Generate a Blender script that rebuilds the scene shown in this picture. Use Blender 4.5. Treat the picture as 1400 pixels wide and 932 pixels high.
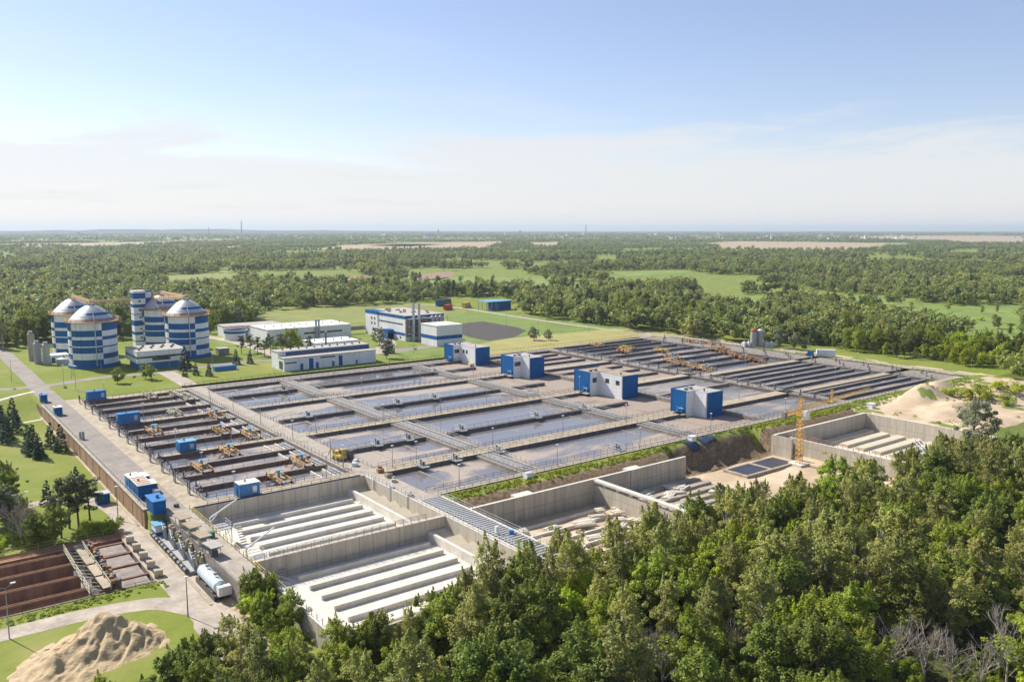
import bpy, math, random
import numpy as np
from math import radians as R, sin, cos, pi, atan, atan2, sqrt
random.seed(7); np.random.seed(7)
S = bpy.context.scene
for o in list(bpy.data.objects): bpy.data.objects.remove(o)

# ---------------------------------------------------------------- camera, sky, sun, exposure
FPX, HOR, AZ, CH = 1145.0, 313.0, R(52.75), 60.0          # focal length (px of a 1400 px frame), horizon row, heading, height
PITCH = atan((466-HOR)/FPX)
cam = bpy.data.objects.new('camera', bpy.data.cameras.new('camera')); S.collection.objects.link(cam)
cam.location = (0, 0, CH); cam.rotation_euler = (pi/2-PITCH, 0, AZ-pi/2)
cam.data.sensor_width = 36; cam.data.lens = FPX/1400*36; cam.data.clip_start = 1; cam.data.clip_end = 60000
S.camera = cam
SUN_EL, SUN_ANG = R(43), R(109)                           # elevation; heading counted from +X
W = bpy.data.worlds.new('World'); S.world = W; W.use_nodes = True
wn, wl = W.node_tree.nodes, W.node_tree.links; wn.clear()
sky = wn.new('ShaderNodeTexSky'); sky.sky_type = 'NISHITA'; sky.sun_disc = False
sky.sun_elevation = SUN_EL; sky.sun_rotation = pi/2-SUN_ANG
sky.air_density = 1.0; sky.dust_density = 0.35; sky.ozone_density = 3.0; sky.altitude = 100
bg = wn.new('ShaderNodeBackground'); bg.inputs[1].default_value = 0.112
wo = wn.new('ShaderNodeOutputWorld')
tc = wn.new('ShaderNodeTexCoord'); sx = wn.new('ShaderNodeSeparateXYZ'); wl.new(tc.outputs['Generated'], sx.inputs[0])
def wmath(op, a, b=None, c=None):
    n = wn.new('ShaderNodeMath'); n.operation = op
    for i, v in enumerate((a, b, c)):
        if v is None: continue
        if isinstance(v, (int, float)): n.inputs[i].default_value = v
        else: wl.new(v, n.inputs[i])
    return n.outputs[0]
def wramp(v, lo, hi):
    n = wn.new('ShaderNodeMapRange'); n.interpolation_type = 'SMOOTHSTEP'; wl.new(v, n.inputs[0])
    n.inputs[1].default_value = lo; n.inputs[2].default_value = hi; return n.outputs[0]
# thin cloud deck: project the view direction on a plane high above so that streaks flatten towards the horizon
den = wmath('MAXIMUM', sx.outputs[2], 0.012)
cx = wmath('DIVIDE', sx.outputs[0], wmath('ADD', den, 0.06)); cy = wmath('DIVIDE', sx.outputs[1], wmath('ADD', den, 0.06))
cmb = wn.new('ShaderNodeCombineXYZ'); wl.new(cx, cmb.inputs[0]); wl.new(cy, cmb.inputs[1])
n1 = wn.new('ShaderNodeTexNoise'); n1.inputs['Scale'].default_value = 0.55; n1.inputs['Detail'].default_value = 8; n1.inputs['Roughness'].default_value = 0.62; n1.inputs['Distortion'].default_value = 0.5
mp = wn.new('ShaderNodeMapping'); mp.inputs['Rotation'].default_value = (0, 0, R(-38)); mp.inputs['Scale'].default_value = (.8, .8, 1); mp.inputs['Location'].default_value = (0.4, 1.7, 0)
wl.new(cmb.outputs[0], mp.inputs[0]); wl.new(mp.outputs[0], n1.inputs[0])
low = wmath('SUBTRACT', 1.0, wramp(wmath('ADD', sx.outputs[2], wmath('MULTIPLY', wmath('SUBTRACT', n1.outputs[0], 0.5), 0.22)), 0.075, 0.115))
streak = wmath('MULTIPLY', wramp(n1.outputs[0], 0.5, 0.75), 0.32)
cloud = wmath('MINIMUM', wmath('ADD', wmath('MULTIPLY', low, 0.72), wmath('ADD', streak, 0.08)), 0.9)
tn = wn.new('ShaderNodeMix'); tn.data_type = 'RGBA'; tn.blend_type = 'MULTIPLY'; tn.inputs[0].default_value = 1; wl.new(sky.outputs[0], tn.inputs[6]); tn.inputs[7].default_value = (.99, .875, .90, 1)
mx = wn.new('ShaderNodeMix'); mx.data_type = 'RGBA'
wl.new(cloud, mx.inputs[0]); wl.new(tn.outputs[2], mx.inputs[6]); mx.inputs[7].default_value = (5.15, 5.2, 5.25, 1)
wl.new(mx.outputs[2], bg.inputs[0]); wl.new(bg.outputs[0], wo.inputs[0])
sl = bpy.data.lights.new('sun', 'SUN'); sl.energy = 4.9; sl.angle = R(0.5); sl.color = (1.0, 0.94, 0.84)
so = bpy.data.objects.new('sun', sl); S.collection.objects.link(so)
so.rotation_euler = (pi/2-SUN_EL, 0, SUN_ANG+pi/2)
S.view_settings.view_transform = 'Standard'; S.view_settings.look = 'None'; S.view_settings.exposure = 0.57; S.view_settings.gamma = 1
S.render.engine = 'CYCLES'
try: S.cycles.volume_bounces = 0; S.cycles.max_bounces = 6
except Exception: pass

# ---------------------------------------------------------------- helpers
COL = S.collection
def P(x, y, z=0.):                                         # ground point (height z) seen at pixel x, y of the 1400 px photo
    cxx = (x-700)/FPX; cyy = -(y-466)/FPX
    Y = cos(PITCH)+sin(PITCH)*cyy; Z = -sin(PITCH)+cos(PITCH)*cyy
    t = (z-CH)/Z; X = cxx*t; Y *= t
    return X*sin(AZ)+Y*cos(AZ), -X*cos(AZ)+Y*sin(AZ)
def Qn(a, b, z=0.):                                        # world -> photo pixel (numpy)
    X = a*sin(AZ)-b*cos(AZ); Y = a*cos(AZ)+b*sin(AZ); z = z-CH
    d = Y*cos(PITCH)-z*sin(PITCH); u = Y*sin(PITCH)+z*cos(PITCH)
    return 700+FPX*X/d, 466-FPX*u/d
def inpoly(px, py, poly):
    c = np.zeros(len(px), bool); n = len(poly); j = n-1
    for i in range(n):
        xi, yi = poly[i]; xj, yj = poly[j]
        with np.errstate(divide='ignore', invalid='ignore'):
            k = ((yi > py) != (yj > py)) & (px < (xj-xi)*(py-yi)/(yj-yi+1e-12)+xi)
        c ^= k; j = i
    return c
class MB:
    def __init__(s): s.v = []; s.f = []; s.mi = []
    def quad(s, a, b, c, d, m=0):
        n = len(s.v); s.v += [a, b, c, d]; s.f.append((n, n+1, n+2, n+3)); s.mi.append(m)
    def box(s, x0, x1, y0, y1, z0, z1, m=0, top=None):
        n = len(s.v)
        s.v += [(x0,y0,z0),(x1,y0,z0),(x1,y1,z0),(x0,y1,z0),(x0,y0,z1),(x1,y0,z1),(x1,y1,z1),(x0,y1,z1)]
        s.f += [(n,n+3,n+2,n+1),(n+4,n+5,n+6,n+7),(n,n+1,n+5,n+4),(n+1,n+2,n+6,n+5),(n+2,n+3,n+7,n+6),(n+3,n,n+4,n+7)]
        s.mi += [m, m if top is None else top, m, m, m, m]; return s
    def rbox(s, cx, cy, z0, z1, L, D, rot, m=0, top=None):   # rotated box
        n = len(s.v); c, q = cos(rot), sin(rot)
        pts = [(-L/2,-D/2),(L/2,-D/2),(L/2,D/2),(-L/2,D/2)]
        for z in (z0, z1): s.v += [(cx+x*c-y*q, cy+x*q+y*c, z) for x, y in pts]
        s.f += [(n,n+3,n+2,n+1),(n+4,n+5,n+6,n+7),(n,n+1,n+5,n+4),(n+1,n+2,n+6,n+5),(n+2,n+3,n+7,n+6),(n+3,n,n+4,n+7)]
        s.mi += [m, m if top is None else top, m, m, m, m]; return s
    def tube(s, p, q, r, r2=None, n=6, m=0, caps=True):
        if r2 is None: r2 = r
        p = np.array(p, float); q = np.array(q, float); d = q-p; L = np.linalg.norm(d)
        if L < 1e-6: return s
        d /= L; u = np.cross(d, (0,0,1) if abs(d[2]) < .9 else (1,0,0)); u /= np.linalg.norm(u); w = np.cross(d, u)
        k = len(s.v)
        for c, rr in ((p, r), (q, r2)):
            for i in range(n):
                t = 2*pi*i/n; s.v.append(tuple(c+u*cos(t)*rr+w*sin(t)*rr))
        for i in range(n):
            j = (i+1) % n; s.f.append((k+i, k+j, k+n+j, k+n+i)); s.mi.append(m)
        if caps: s.f += [tuple(k+i for i in range(n))[::-1], tuple(k+n+i for i in range(n))]; s.mi += [m, m]
        return s
    def lathe(s, cx, cy, prof, n=32, m=0):                 # prof: (r, z, material)
        k = len(s.v)
        for p in prof:
            for i in range(n): t = 2*pi*i/n; s.v.append((cx+cos(t)*p[0], cy+sin(t)*p[0], p[1]))
        for h in range(len(prof)-1):
            for i in range(n):
                j = (i+1) % n; s.f.append((k+h*n+i, k+h*n+j, k+(h+1)*n+j, k+(h+1)*n+i))
                mm = prof[h][2] if len(prof[h]) > 2 else m
                s.mi.append(mm(i, n) if callable(mm) else mm)
        return s
    def build(s, name, mats, parent=None, loc=None, label=None):
        if not isinstance(mats, (list, tuple)): mats = [mats]
        me = bpy.data.meshes.new(name)
        v = np.array(s.v, float)
        off = np.array(parent_loc(parent) if parent else (loc or (0, 0, 0)))
        me.from_pydata((v-off).tolist(), [], s.f)
        for m in mats: me.materials.append(m)
        if len(mats) > 1: me.polygons.foreach_set('material_index', s.mi)
        me.update()
        o = bpy.data.objects.new(name, me); COL.objects.link(o)
        if parent: o.parent = parent
        elif loc: o.location = loc
        if label: o['label'] = label
        return o
def parent_loc(p):
    v = np.array(p.location[:], float)
    while p.parent: p = p.parent; v = v+np.array(p.location[:])
    return v
def tag(o, label, cat, group=None):
    o['label'] = label; o['category'] = cat
    if group: o['group'] = group
    return o
def thing(name, label, cat, loc, group=None):
    o = bpy.data.objects.new(name, None); COL.objects.link(o); o.location = loc
    o.empty_display_size = 0.5
    return tag(o, label, cat, group)
def struct(o, k='structure'): o['kind'] = k; return o
def dup(root, loc, rz=None, label=None, scale=None):
    r = root.copy(); COL.objects.link(r); r.location = loc
    if rz is not None: r.rotation_euler = (0, 0, rz)
    if scale is not None: r.scale = scale
    if label: r['label'] = label
    for ch in list(root.children):
        c = ch.copy(); COL.objects.link(c); c.parent = r
        for g in list(ch.children):
            d = g.copy(); COL.objects.link(d); d.parent = c
    return r
ORD = ['first','second','third','fourth','fifth','sixth','seventh','eighth','ninth','tenth','eleventh','twelfth','thirteenth','fourteenth','fifteenth','sixteenth','seventeenth','eighteenth','nineteenth','twentieth']

# ---------------------------------------------------------------- materials
def mat(name, col, rough=0.8, metal=0.0, var=0.25, scale=0.5, col2=None, streak=False, bump=0.0, spec=0.3, objvar=0.0, detail=6, fac=None, seam=0):
    m = bpy.data.materials.new(name); m.use_nodes = True
    nt = m.node_tree; b = nt.nodes['Principled BSDF']
    b.inputs['Roughness'].default_value = rough; b.inputs['Metallic'].default_value = metal
    b.inputs['Specular IOR Level'].default_value = spec
    g = nt.nodes.new('ShaderNodeNewGeometry'); mpn = nt.nodes.new('ShaderNodeMapping'); nt.links.new(g.outputs['Position'], mpn.inputs[0])
    mpn.inputs['Scale'].default_value = (1, 1, 0.12) if streak else (1, 1, 1)
    n = nt.nodes.new('ShaderNodeTexNoise'); n.inputs['Scale'].default_value = scale; n.inputs['Detail'].default_value = detail; n.inputs['Roughness'].default_value = 0.65
    nt.links.new(mpn.outputs[0], n.inputs[0])
    mr = nt.nodes.new('ShaderNodeMapRange'); nt.links.new(n.outputs[0], mr.inputs[0])
    lo, hi = fac or (0.3, 0.7); mr.inputs[1].default_value = lo; mr.inputs[2].default_value = hi
    mixn = nt.nodes.new('ShaderNodeMix'); mixn.data_type = 'RGBA'; nt.links.new(mr.outputs[0], mixn.inputs[0])
    c2 = col2 or tuple(c*(1-var) for c in col); c1 = col if col2 else tuple(min(1, c*(1+var*0.6)) for c in col)
    mixn.inputs[6].default_value = (*c2, 1); mixn.inputs[7].default_value = (*c1, 1)
    out = mixn.outputs[2]
    nb_ = nt.nodes.new('ShaderNodeTexNoise'); nb_.inputs['Scale'].default_value = scale*5.3; nb_.inputs['Detail'].default_value = 4; nt.links.new(mpn.outputs[0], nb_.inputs[0])
    mb_ = nt.nodes.new('ShaderNodeMapRange'); nt.links.new(nb_.outputs[0], mb_.inputs[0]); mb_.inputs[1].default_value = .3; mb_.inputs[2].default_value = .7; mb_.inputs[3].default_value = 1-.4*var; mb_.inputs[4].default_value = 1+.25*var
    fac_ = mb_.outputs[0]
    if seam:
        sx_ = nt.nodes.new('ShaderNodeSeparateXYZ'); nt.links.new(g.outputs['Position'], sx_.inputs[0])
        def mth(op, a, b=None):
            q = nt.nodes.new('ShaderNodeMath'); q.operation = op
            for i_, v_ in enumerate((a, b)):
                if v_ is None: continue
                if isinstance(v_, (int, float)): q.inputs[i_].default_value = v_
                else: nt.links.new(v_, q.inputs[i_])
            return q.outputs[0]
        h_ = mth('FRACT', mth('DIVIDE', mth('ADD', sx_.outputs[0], sx_.outputs[1]), seam)); v_ = mth('FRACT', mth('DIVIDE', sx_.outputs[2], seam*1.1))
        l_ = mth('MAXIMUM', mth('LESS_THAN', h_, .07), mth('LESS_THAN', v_, .07)); fac_ = mth('MULTIPLY', fac_, mth('SUBTRACT', 1.0, mth('MULTIPLY', l_, .22)))
    vm_ = nt.nodes.new('ShaderNodeVectorMath'); vm_.operation = 'SCALE'; nt.links.new(out, vm_.inputs[0]); nt.links.new(fac_, vm_.inputs['Scale']); out = vm_.outputs[0]
    if objvar:
        oi = nt.nodes.new('ShaderNodeObjectInfo'); hs = nt.nodes.new('ShaderNodeHueSaturation')
        r1 = nt.nodes.new('ShaderNodeMapRange'); nt.links.new(oi.outputs['Random'], r1.inputs[0]); r1.inputs[3].default_value = 1-objvar; r1.inputs[4].default_value = 1+objvar
        nt.links.new(r1.outputs[0], hs.inputs['Value'])
        ml = nt.nodes.new('ShaderNodeMath'); ml.operation = 'MULTIPLY'; nt.links.new(oi.outputs['Random'], ml.inputs[0]); ml.inputs[1].default_value = 7.31
        fr = nt.nodes.new('ShaderNodeMath'); fr.operation = 'FRACT'; nt.links.new(ml.outputs[0], fr.inputs[0])
        r2 = nt.nodes.new('ShaderNodeMapRange'); nt.links.new(fr.outputs[0], r2.inputs[0]); r2.inputs[3].default_value = 0.5-objvar*0.045; r2.inputs[4].default_value = 0.5+objvar*0.035
        nt.links.new(r2.outputs[0], hs.inputs['Hue']); nt.links.new(out, hs.inputs['Color']); out = hs.outputs[0]
    nt.links.new(out, b.inputs['Base Color'])
    if bump:
        bp = nt.nodes.new('ShaderNodeBump'); bp.inputs['Strength'].default_value = bump; bp.inputs['Distance'].default_value = 0.3
        n2 = nt.nodes.new('ShaderNodeTexNoise'); n2.inputs['Scale'].default_value = scale*4; n2.inputs['Detail'].default_value = 5
        nt.links.new(g.outputs['Position'], n2.inputs[0]); nt.links.new(n2.outputs[0], bp.inputs['Height']); nt.links.new(bp.outputs[0], b.inputs['Normal'])
    return m
def leafmat(name, col, objvar=0.3):
    m = mat(name, col, rough=0.5, var=0.42, scale=1.7, spec=0.3, objvar=objvar, detail=3)
    nt = m.node_tree; b = nt.nodes['Principled BSDF']; src = b.inputs['Base Color'].links[0].from_socket
    t = nt.nodes.new('ShaderNodeBsdfTranslucent'); nt.links.new(src, t.inputs[0])
    a = nt.nodes.new('ShaderNodeMixShader'); a.inputs[0].default_value = 0.45
    nt.links.new(b.outputs[0], a.inputs[1]); nt.links.new(t.outputs[0], a.inputs[2])
    nt.links.new(a.outputs[0], nt.nodes['Material Output'].inputs[0]); return m
M = {}
M['concrete'] = mat('concrete', (.38,.335,.27), var=.3, scale=.35, bump=.15)
M['old_concrete'] = mat('old_concrete', (.27,.235,.205), var=.35, scale=.5)
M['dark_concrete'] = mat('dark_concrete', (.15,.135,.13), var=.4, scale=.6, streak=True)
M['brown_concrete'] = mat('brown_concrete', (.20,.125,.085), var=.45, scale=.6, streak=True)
M['light_concrete'] = mat('light_concrete', (.66,.615,.53), var=.2, scale=.25, bump=.08)
M['wall_concrete'] = mat('wall_concrete', (.52,.465,.375), var=.24, scale=.5, streak=True, seam=3.0)
M['cream_concrete'] = mat('cream_concrete', (.56,.50,.38), var=.12, scale=.4)
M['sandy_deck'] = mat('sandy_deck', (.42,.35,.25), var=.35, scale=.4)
M['asphalt'] = mat('asphalt', (.27,.235,.20), var=.3, scale=.16)
M['gravel_road'] = mat('gravel_road', (.42,.36,.29), var=.32, scale=.3)
M['rust_wall'] = mat('rust_wall', (.46,.28,.17), col2=(.27,.165,.105), scale=.8, streak=True)
M['white'] = mat('white_panel', (.78,.78,.77), var=.13, scale=.6, streak=True, rough=.5, seam=1.2)
M['whiteroof'] = mat('white_roof', (.74,.72,.68), var=.2, scale=.3, seam=3)
M['greyroof'] = mat('grey_roof', (.42,.39,.35), var=.2, scale=.4)
M['brownroof'] = mat('brown_roof', (.36,.29,.20), var=.25, scale=.5)
M['blue'] = mat('blue_panel', (.001,.105,.315), var=.2, scale=.7, rough=.6, spec=.2, seam=1.2)
M['cblue'] = mat('container_blue', (.008,.17,.43), var=.15, scale=.9, rough=.45, spec=.5)
M['lblue'] = mat('light_blue', (.15,.36,.52), var=.1, rough=.5)
M['glass'] = mat('window_glass', (.035,.045,.055), rough=.12, spec=.8, var=.2)
M['steel'] = mat('galvanised_steel', (.36,.365,.37), rough=.6, metal=.1, var=.2, scale=2)
M['dsteel'] = mat('dark_steel', (.12,.12,.125), rough=.5, metal=.3)
M['silver'] = mat('silver_roof', (.50,.51,.52), rough=.42, metal=.3, var=.12)
M['orange'] = mat('orange_paint', (.60,.36,.14), rough=.6, var=.35, scale=1.5)
M['rustorange'] = mat('rusty_orange', (.50,.27,.12), col2=(.24,.12,.06), rough=.8, scale=1.2)
M['cream'] = mat('cream_paint', (.50,.47,.33), rough=.7, var=.3, scale=1.5)
M['crane_paint'] = mat('crane_yellow', (.74,.46,.10), rough=.5, var=.2)
M['pipegrey'] = mat('pipe_grey', (.30,.29,.285), rough=.6, var=.35, scale=.8)
M['rust_dark'] = mat('rusty_concrete', (.33,.18,.105), col2=(.15,.085,.06), scale=.5, streak=True)
M['undergrowth'] = leafmat('undergrowth_foliage', (.17,.22,.05), .2)
M['sandcream'] = mat('sandy_cream', (.62,.52,.34), var=.2)
M['yellow'] = mat('yellow_paint', (.60,.43,.09), rough=.5, var=.2)
M['red'] = mat('red_paint', (.45,.05,.03), rough=.4, var=.2)
M['green'] = mat('green_plastic', (.03,.16,.09), rough=.5)
M['black'] = mat('black_rubber', (.02,.02,.022), rough=.8)
M['tarp'] = mat('blue_tarpaulin', (.015,.035,.085), rough=.5, var=.3, bump=.4, scale=.8)
M['bark'] = mat('bark', (.16,.12,.09), var=.3, scale=2, streak=True)
M['birchbark'] = mat('pale_bark', (.50,.47,.42), var=.3, scale=2)
M['deadwood'] = mat('dead_wood', (.42,.36,.31), var=.25, scale=1)
M['sand'] = mat('sand', (.53,.40,.235), col2=(.38,.28,.16), scale=.6, bump=.5, fac=(.3,.7))
M['pond'] = mat('dark_liner', (.05,.05,.07), rough=.35, var=.3)
M['field_tan'] = mat('stubble_field', (.42,.33,.20), col2=(.33,.25,.15), scale=.008)
M['field_brown'] = mat('ploughed_field', (.30,.20,.13), col2=(.24,.15,.10), scale=.03)
M['field_green'] = mat('meadow_field', (.22,.29,.06), col2=(.14,.20,.04), scale=.03)
M['field_yellow'] = mat('rough_meadow', (.25,.255,.055), col2=(.15,.18,.04), scale=.05)
M['dry_grass'] = mat('dry_grass', (.40,.33,.13), col2=(.26,.27,.07), scale=.05)
M['lawn_far'] = mat('mown_grass', (.19,.25,.045), col2=(.12,.18,.032), scale=.06)
M['darksoil'] = mat('dark_soil', (.085,.07,.06), col2=(.055,.048,.042), scale=.15)
M['soil'] = mat('soil', (.24,.17,.11), col2=(.14,.095,.065), scale=.35, bump=.5)
for n, c in dict(leafy=(.33,.395,.042), bright=(.44,.515,.03), olive=(.42,.43,.115), dark=(.225,.285,.045), silver_leaf=(.32,.345,.21),
                 spruce=(.05,.10,.06), pine=(.13,.165,.065), farleaf=(.275,.325,.08), fardark=(.195,.245,.072)).items():
    M[n] = leafmat(n+'_foliage', c, .12 if n in ('spruce', 'silver_leaf') else .3)
M['twig'] = mat('twigs', (.33,.28,.22), var=.3)

def water_mat(name, foam=(.46,.52), base=(.105,.09,.075), foamc=(.36,.295,.24), rough=.06, sc=.045, spec=.6, bump=.03, fs=.9):
    m = bpy.data.materials.new(name); m.use_nodes = True; nt = m.node_tree; b = nt.nodes['Principled BSDF']
    g = nt.nodes.new('ShaderNodeNewGeometry')
    mpn = nt.nodes.new('ShaderNodeMapping'); mpn.inputs['Scale'].default_value = (.45, 1, 1); nt.links.new(g.outputs['Position'], mpn.inputs[0])
    n = nt.nodes.new('ShaderNodeTexNoise'); n.inputs['Scale'].default_value = sc; n.inputs['Detail'].default_value = 9; n.inputs['Distortion'].default_value = 1.2; n.inputs['Roughness'].default_value = .6
    nt.links.new(mpn.outputs[0], n.inputs[0])
    r = nt.nodes.new('ShaderNodeMapRange'); nl_ = nt.nodes.new('ShaderNodeTexNoise'); nl_.inputs['Scale'].default_value = .016; nl_.inputs['Detail'].default_value = 2; nt.links.new(g.outputs['Position'], nl_.inputs[0])
    ad = nt.nodes.new('ShaderNodeMath'); ad.operation = 'MULTIPLY_ADD'; nt.links.new(nl_.outputs[0], ad.inputs[0]); ad.inputs[1].default_value = .45; nt.links.new(n.outputs[0], ad.inputs[2])
    a2_ = nt.nodes.new('ShaderNodeMath'); a2_.operation = 'SUBTRACT'; nt.links.new(ad.outputs[0], a2_.inputs[0]); a2_.inputs[1].default_value = .225
    nt.links.new(a2_.outputs[0], r.inputs[0]); r.inputs[1].default_value = foam[0]; r.inputs[2].default_value = foam[1]; r.inputs[4].default_value = fs
    n2 = nt.nodes.new('ShaderNodeTexNoise'); n2.inputs['Scale'].default_value = 1.6; n2.inputs['Detail'].default_value = 5; nt.links.new(g.outputs['Position'], n2.inputs[0])
    fc = nt.nodes.new('ShaderNodeMix'); fc.data_type = 'RGBA'; nt.links.new(n2.outputs[0], fc.inputs[0])
    fc.inputs[6].default_value = (*[c*.68 for c in foamc], 1); fc.inputs[7].default_value = (*[min(1, c*1.28) for c in foamc], 1)
    mx_ = nt.nodes.new('ShaderNodeMix'); mx_.data_type = 'RGBA'; nt.links.new(r.outputs[0], mx_.inputs[0])
    mx_.inputs[6].default_value = (*base, 1); nt.links.new(fc.outputs[2], mx_.inputs[7])
    nt.links.new(mx_.outputs[2], b.inputs['Base Color'])
    rr = nt.nodes.new('ShaderNodeMapRange'); nt.links.new(r.outputs[0], rr.inputs[0]); rr.inputs[3].default_value = rough; rr.inputs[4].default_value = .8; nt.links.new(rr.outputs[0], b.inputs['Roughness'])
    b.inputs['IOR'].default_value = 1.4; b.inputs['Specular IOR Level'].default_value = spec
    bp = nt.nodes.new('ShaderNodeBump'); bp.inputs['Strength'].default_value = bump; bp.inputs['Distance'].default_value = .2
    nt.links.new(n2.outputs[0], bp.inputs['Height']); nt.links.new(bp.outputs[0], b.inputs['Normal'])
    return m
M['water_clear'] = water_mat('settling_water', foam=(.52,.64), base=(.17,.175,.195), rough=.08, bump=.05, spec=1.0)
M['water_aer'] = water_mat('aeration_water', foam=(.50,.575), base=(.175,.16,.155), spec=1.0, rough=.05, bump=.02)
M['water_foam'] = water_mat('foaming_water', foam=(.30,.42), base=(.15,.12,.10), foamc=(.34,.27,.215), sc=.08, rough=.25)
M['water_grey'] = water_mat('grey_water', foam=(.42,.60), base=(.15,.14,.13), foamc=(.33,.29,.26), sc=.1, rough=.25)

# ---------------------------------------------------------------- ground
def sm(x, a, b): t = np.clip((x-a)/(b-a), 0, 1); return t*t*(3-2*t)
def vnoise(x, y, s, seed=0):
    x = x/s; y = y/s; xi = np.floor(x).astype(np.int64); yi = np.floor(y).astype(np.int64); fx = x-xi; fy = y-yi
    def h(i, j):
        n = (i*374761393+j*668265263+seed*974711) & 0x7fffffff; n = ((n ^ (n >> 13))*1274126177) & 0x7fffffff
        return (n & 0xffff)/65535.
    fx = fx*fx*(3-2*fx); fy = fy*fy*(3-2*fy)
    return (h(xi,yi)*(1-fx)+h(xi+1,yi)*fx)*(1-fy)+(h(xi,yi+1)*(1-fx)+h(xi+1,yi+1)*fx)*fy
def hz(a, b):
    a = np.asarray(a, float); b = np.asarray(b, float)
    z = np.zeros(np.broadcast(a, b).shape)+0*a*b
    west = np.where(b > 182, 42.5, 45.6)
    lowz = -4+4*sm(b, 322, 352)+0*a
    z = np.where(a < west, lowz, z)
    z = np.where(b < 136.3, -4, z)
    # south side, east of the empty basins: verge falls to the pits
    e = (a > 96)
    z = np.where(e & (b < 150), -0.0-2.2*sm(-b, -150, -146.5), z)
    z = np.where(e & (a > 166) & (a < 209) & (b < 156), -6.2*sm(-b+1.5*(vnoise(a, b, 4, 3)-.5)*2+np.abs(a-186)*.12, -153.5, -145.5)+.8*(vnoise(a, b, 3, 5)-.5), z)
    z = np.where(e & (b < 145) & (a < 257), -6.1+.5*(vnoise(a, b, 5, 8)-.3), z)
    z = np.where(e & (b < 116) & (a < 207), -6+2*sm(-b, -113, -106), z)
    z = np.where((b < 108) & (a <= 207), -4, z)
    z = np.where((b < 104) & (a > 207), -4, z)
    # sandy ground east of the last basin
    s = (a >= 257) & (a < 366) & (b < 156)
    mound = 5*np.exp(-(((a-290)/9)**2+((b-143)/6)**2))+4.2*np.exp(-(((a-306)/10)**2+((b-146)/6)**2))+4.5*np.exp(-(((a-322)/16)**2+((b-128)/7)**2))+3*np.exp(-(((a-283)/11)**2+((b-128)/6)**2))
    z = np.where(s, mound*(.75+.5*vnoise(a, b, 5, 11))-4*sm(-b, -112, -96)+.5*vnoise(a, b, 4, 2), z)
    # tank blocks and basins stand in cuttings
    z = np.where((a > 51) & (a < 352) & (b > 157.2) & (b < 325.5), -6.5, z)
    z = np.where((a > 50.4) & (a < 98.5) & (b > 108) & (b < np.where(a > 96, 156.5, 182)), -6.5, z)
    z = np.where((a < 38.4) & (b > 156.3) & (b < 186) & (a > -60), -7.5, z)
    # gentle relief far out
    d = np.hypot(a, b); z = z+sm(d, 1500, 9000)*(vnoise(a, b, 1800, 21)-.5)*16*0.5
    return z
xs = list(np.arange(-60, 420, 2.0)); ys = list(np.arange(60, 360, 2.0))+list(np.arange(360, 640, 5.0))
for bp_ in (98.5, 42.5, 45.6, 51, 352, 50.4, 96, 38.4, 207, 257, 209, 166): xs += [bp_-.04, bp_+.04]
for bp_ in (136.3, 157.2, 325.5, 108, 182, 156.3, 186, 145, 150, 104, 116, 156): ys += [bp_-.04, bp_+.04]
g_ = [0]; st = 6.
while g_[-1] < 32000: g_.append(g_[-1]+st); st *= 1.13
xs = sorted(set([round(x, 3) for x in xs]+[-60-g for g in g_[1:]]+[418+g for g in g_[1:]]))
ys = sorted(set([round(y, 3) for y in ys]+[60-g for g in g_[1:]]+[635+g for g in g_[1:]]))
XX, YY = np.meshgrid(xs, ys, indexing='ij'); ZZ = hz(XX, YY)
def gridmesh(name, XX, YY, ZZ, mats, attrs=None, smooth=True):
    nx, ny = XX.shape; me = bpy.data.meshes.new(name)
    v = np.stack([XX, YY, ZZ], -1).reshape(-1, 3)
    i = np.arange(nx*ny).reshape(nx, ny); f = np.stack([i[:-1,:-1], i[1:,:-1], i[1:,1:], i[:-1,1:]], -1).reshape(-1, 4)
    me.vertices.add(len(v)); me.vertices.foreach_set('co', v.astype(np.float32).ravel())
    me.loops.add(f.size); me.loops.foreach_set('vertex_index', f.ravel().astype(np.int32))
    me.polygons.add(len(f)); me.polygons.foreach_set('loop_start', np.arange(0, f.size, 4, dtype=np.int32)); me.polygons.foreach_set('loop_total', np.full(len(f), 4, np.int32))
    me.update(calc_edges=True); me.validate()
    for m in mats: me.materials.append(m)
    if attrs is not None:
        at = me.color_attributes.new('kindmap', 'FLOAT_COLOR', 'POINT')
        at.data.foreach_set('color', attrs.reshape(-1, 4).astype(np.float32).ravel())
        at = me.color_attributes.new('floormap', 'FLOAT_COLOR', 'POINT'); at.data.foreach_set('color', FL.reshape(-1, 4).astype(np.float32).ravel())
    if smooth: me.polygons.foreach_set('use_smooth', np.ones(len(f), bool))
    o = bpy.data.objects.new(name, me); COL.objects.link(o); return o
A4 = np.zeros(XX.shape+(4,)); A4[..., 3] = 1
lawn = ((XX < 42.6) & (YY > 195) & (XX > -40) & (YY < 640)) | ((XX > 42) & (YY > 325) & (YY < 560) & (XX < 140)) | ((XX < 46) & (YY < 156) & (YY > 120)) | ((XX > 355) & (XX < 410) & (YY > 120) & (YY < 640))
A4[..., 0] = lawn
sandm = ((XX > 96) & (YY < 145) & (XX < 257) & (YY > 104)) | ((XX >= 254) & (XX < 366) & (YY < 151) & (YY > 108) & (vnoise(XX, YY, 7, 4) < .72)) | ((XX > 42) & (XX < 50) & (YY < 152) & (YY > 128))
sandm |= (XX > 355) & (XX < 364.5) & (YY > 150) & (YY < 330) & (vnoise(XX, YY, 6, 4) < .6)
A4[..., 1] = sandm
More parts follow.
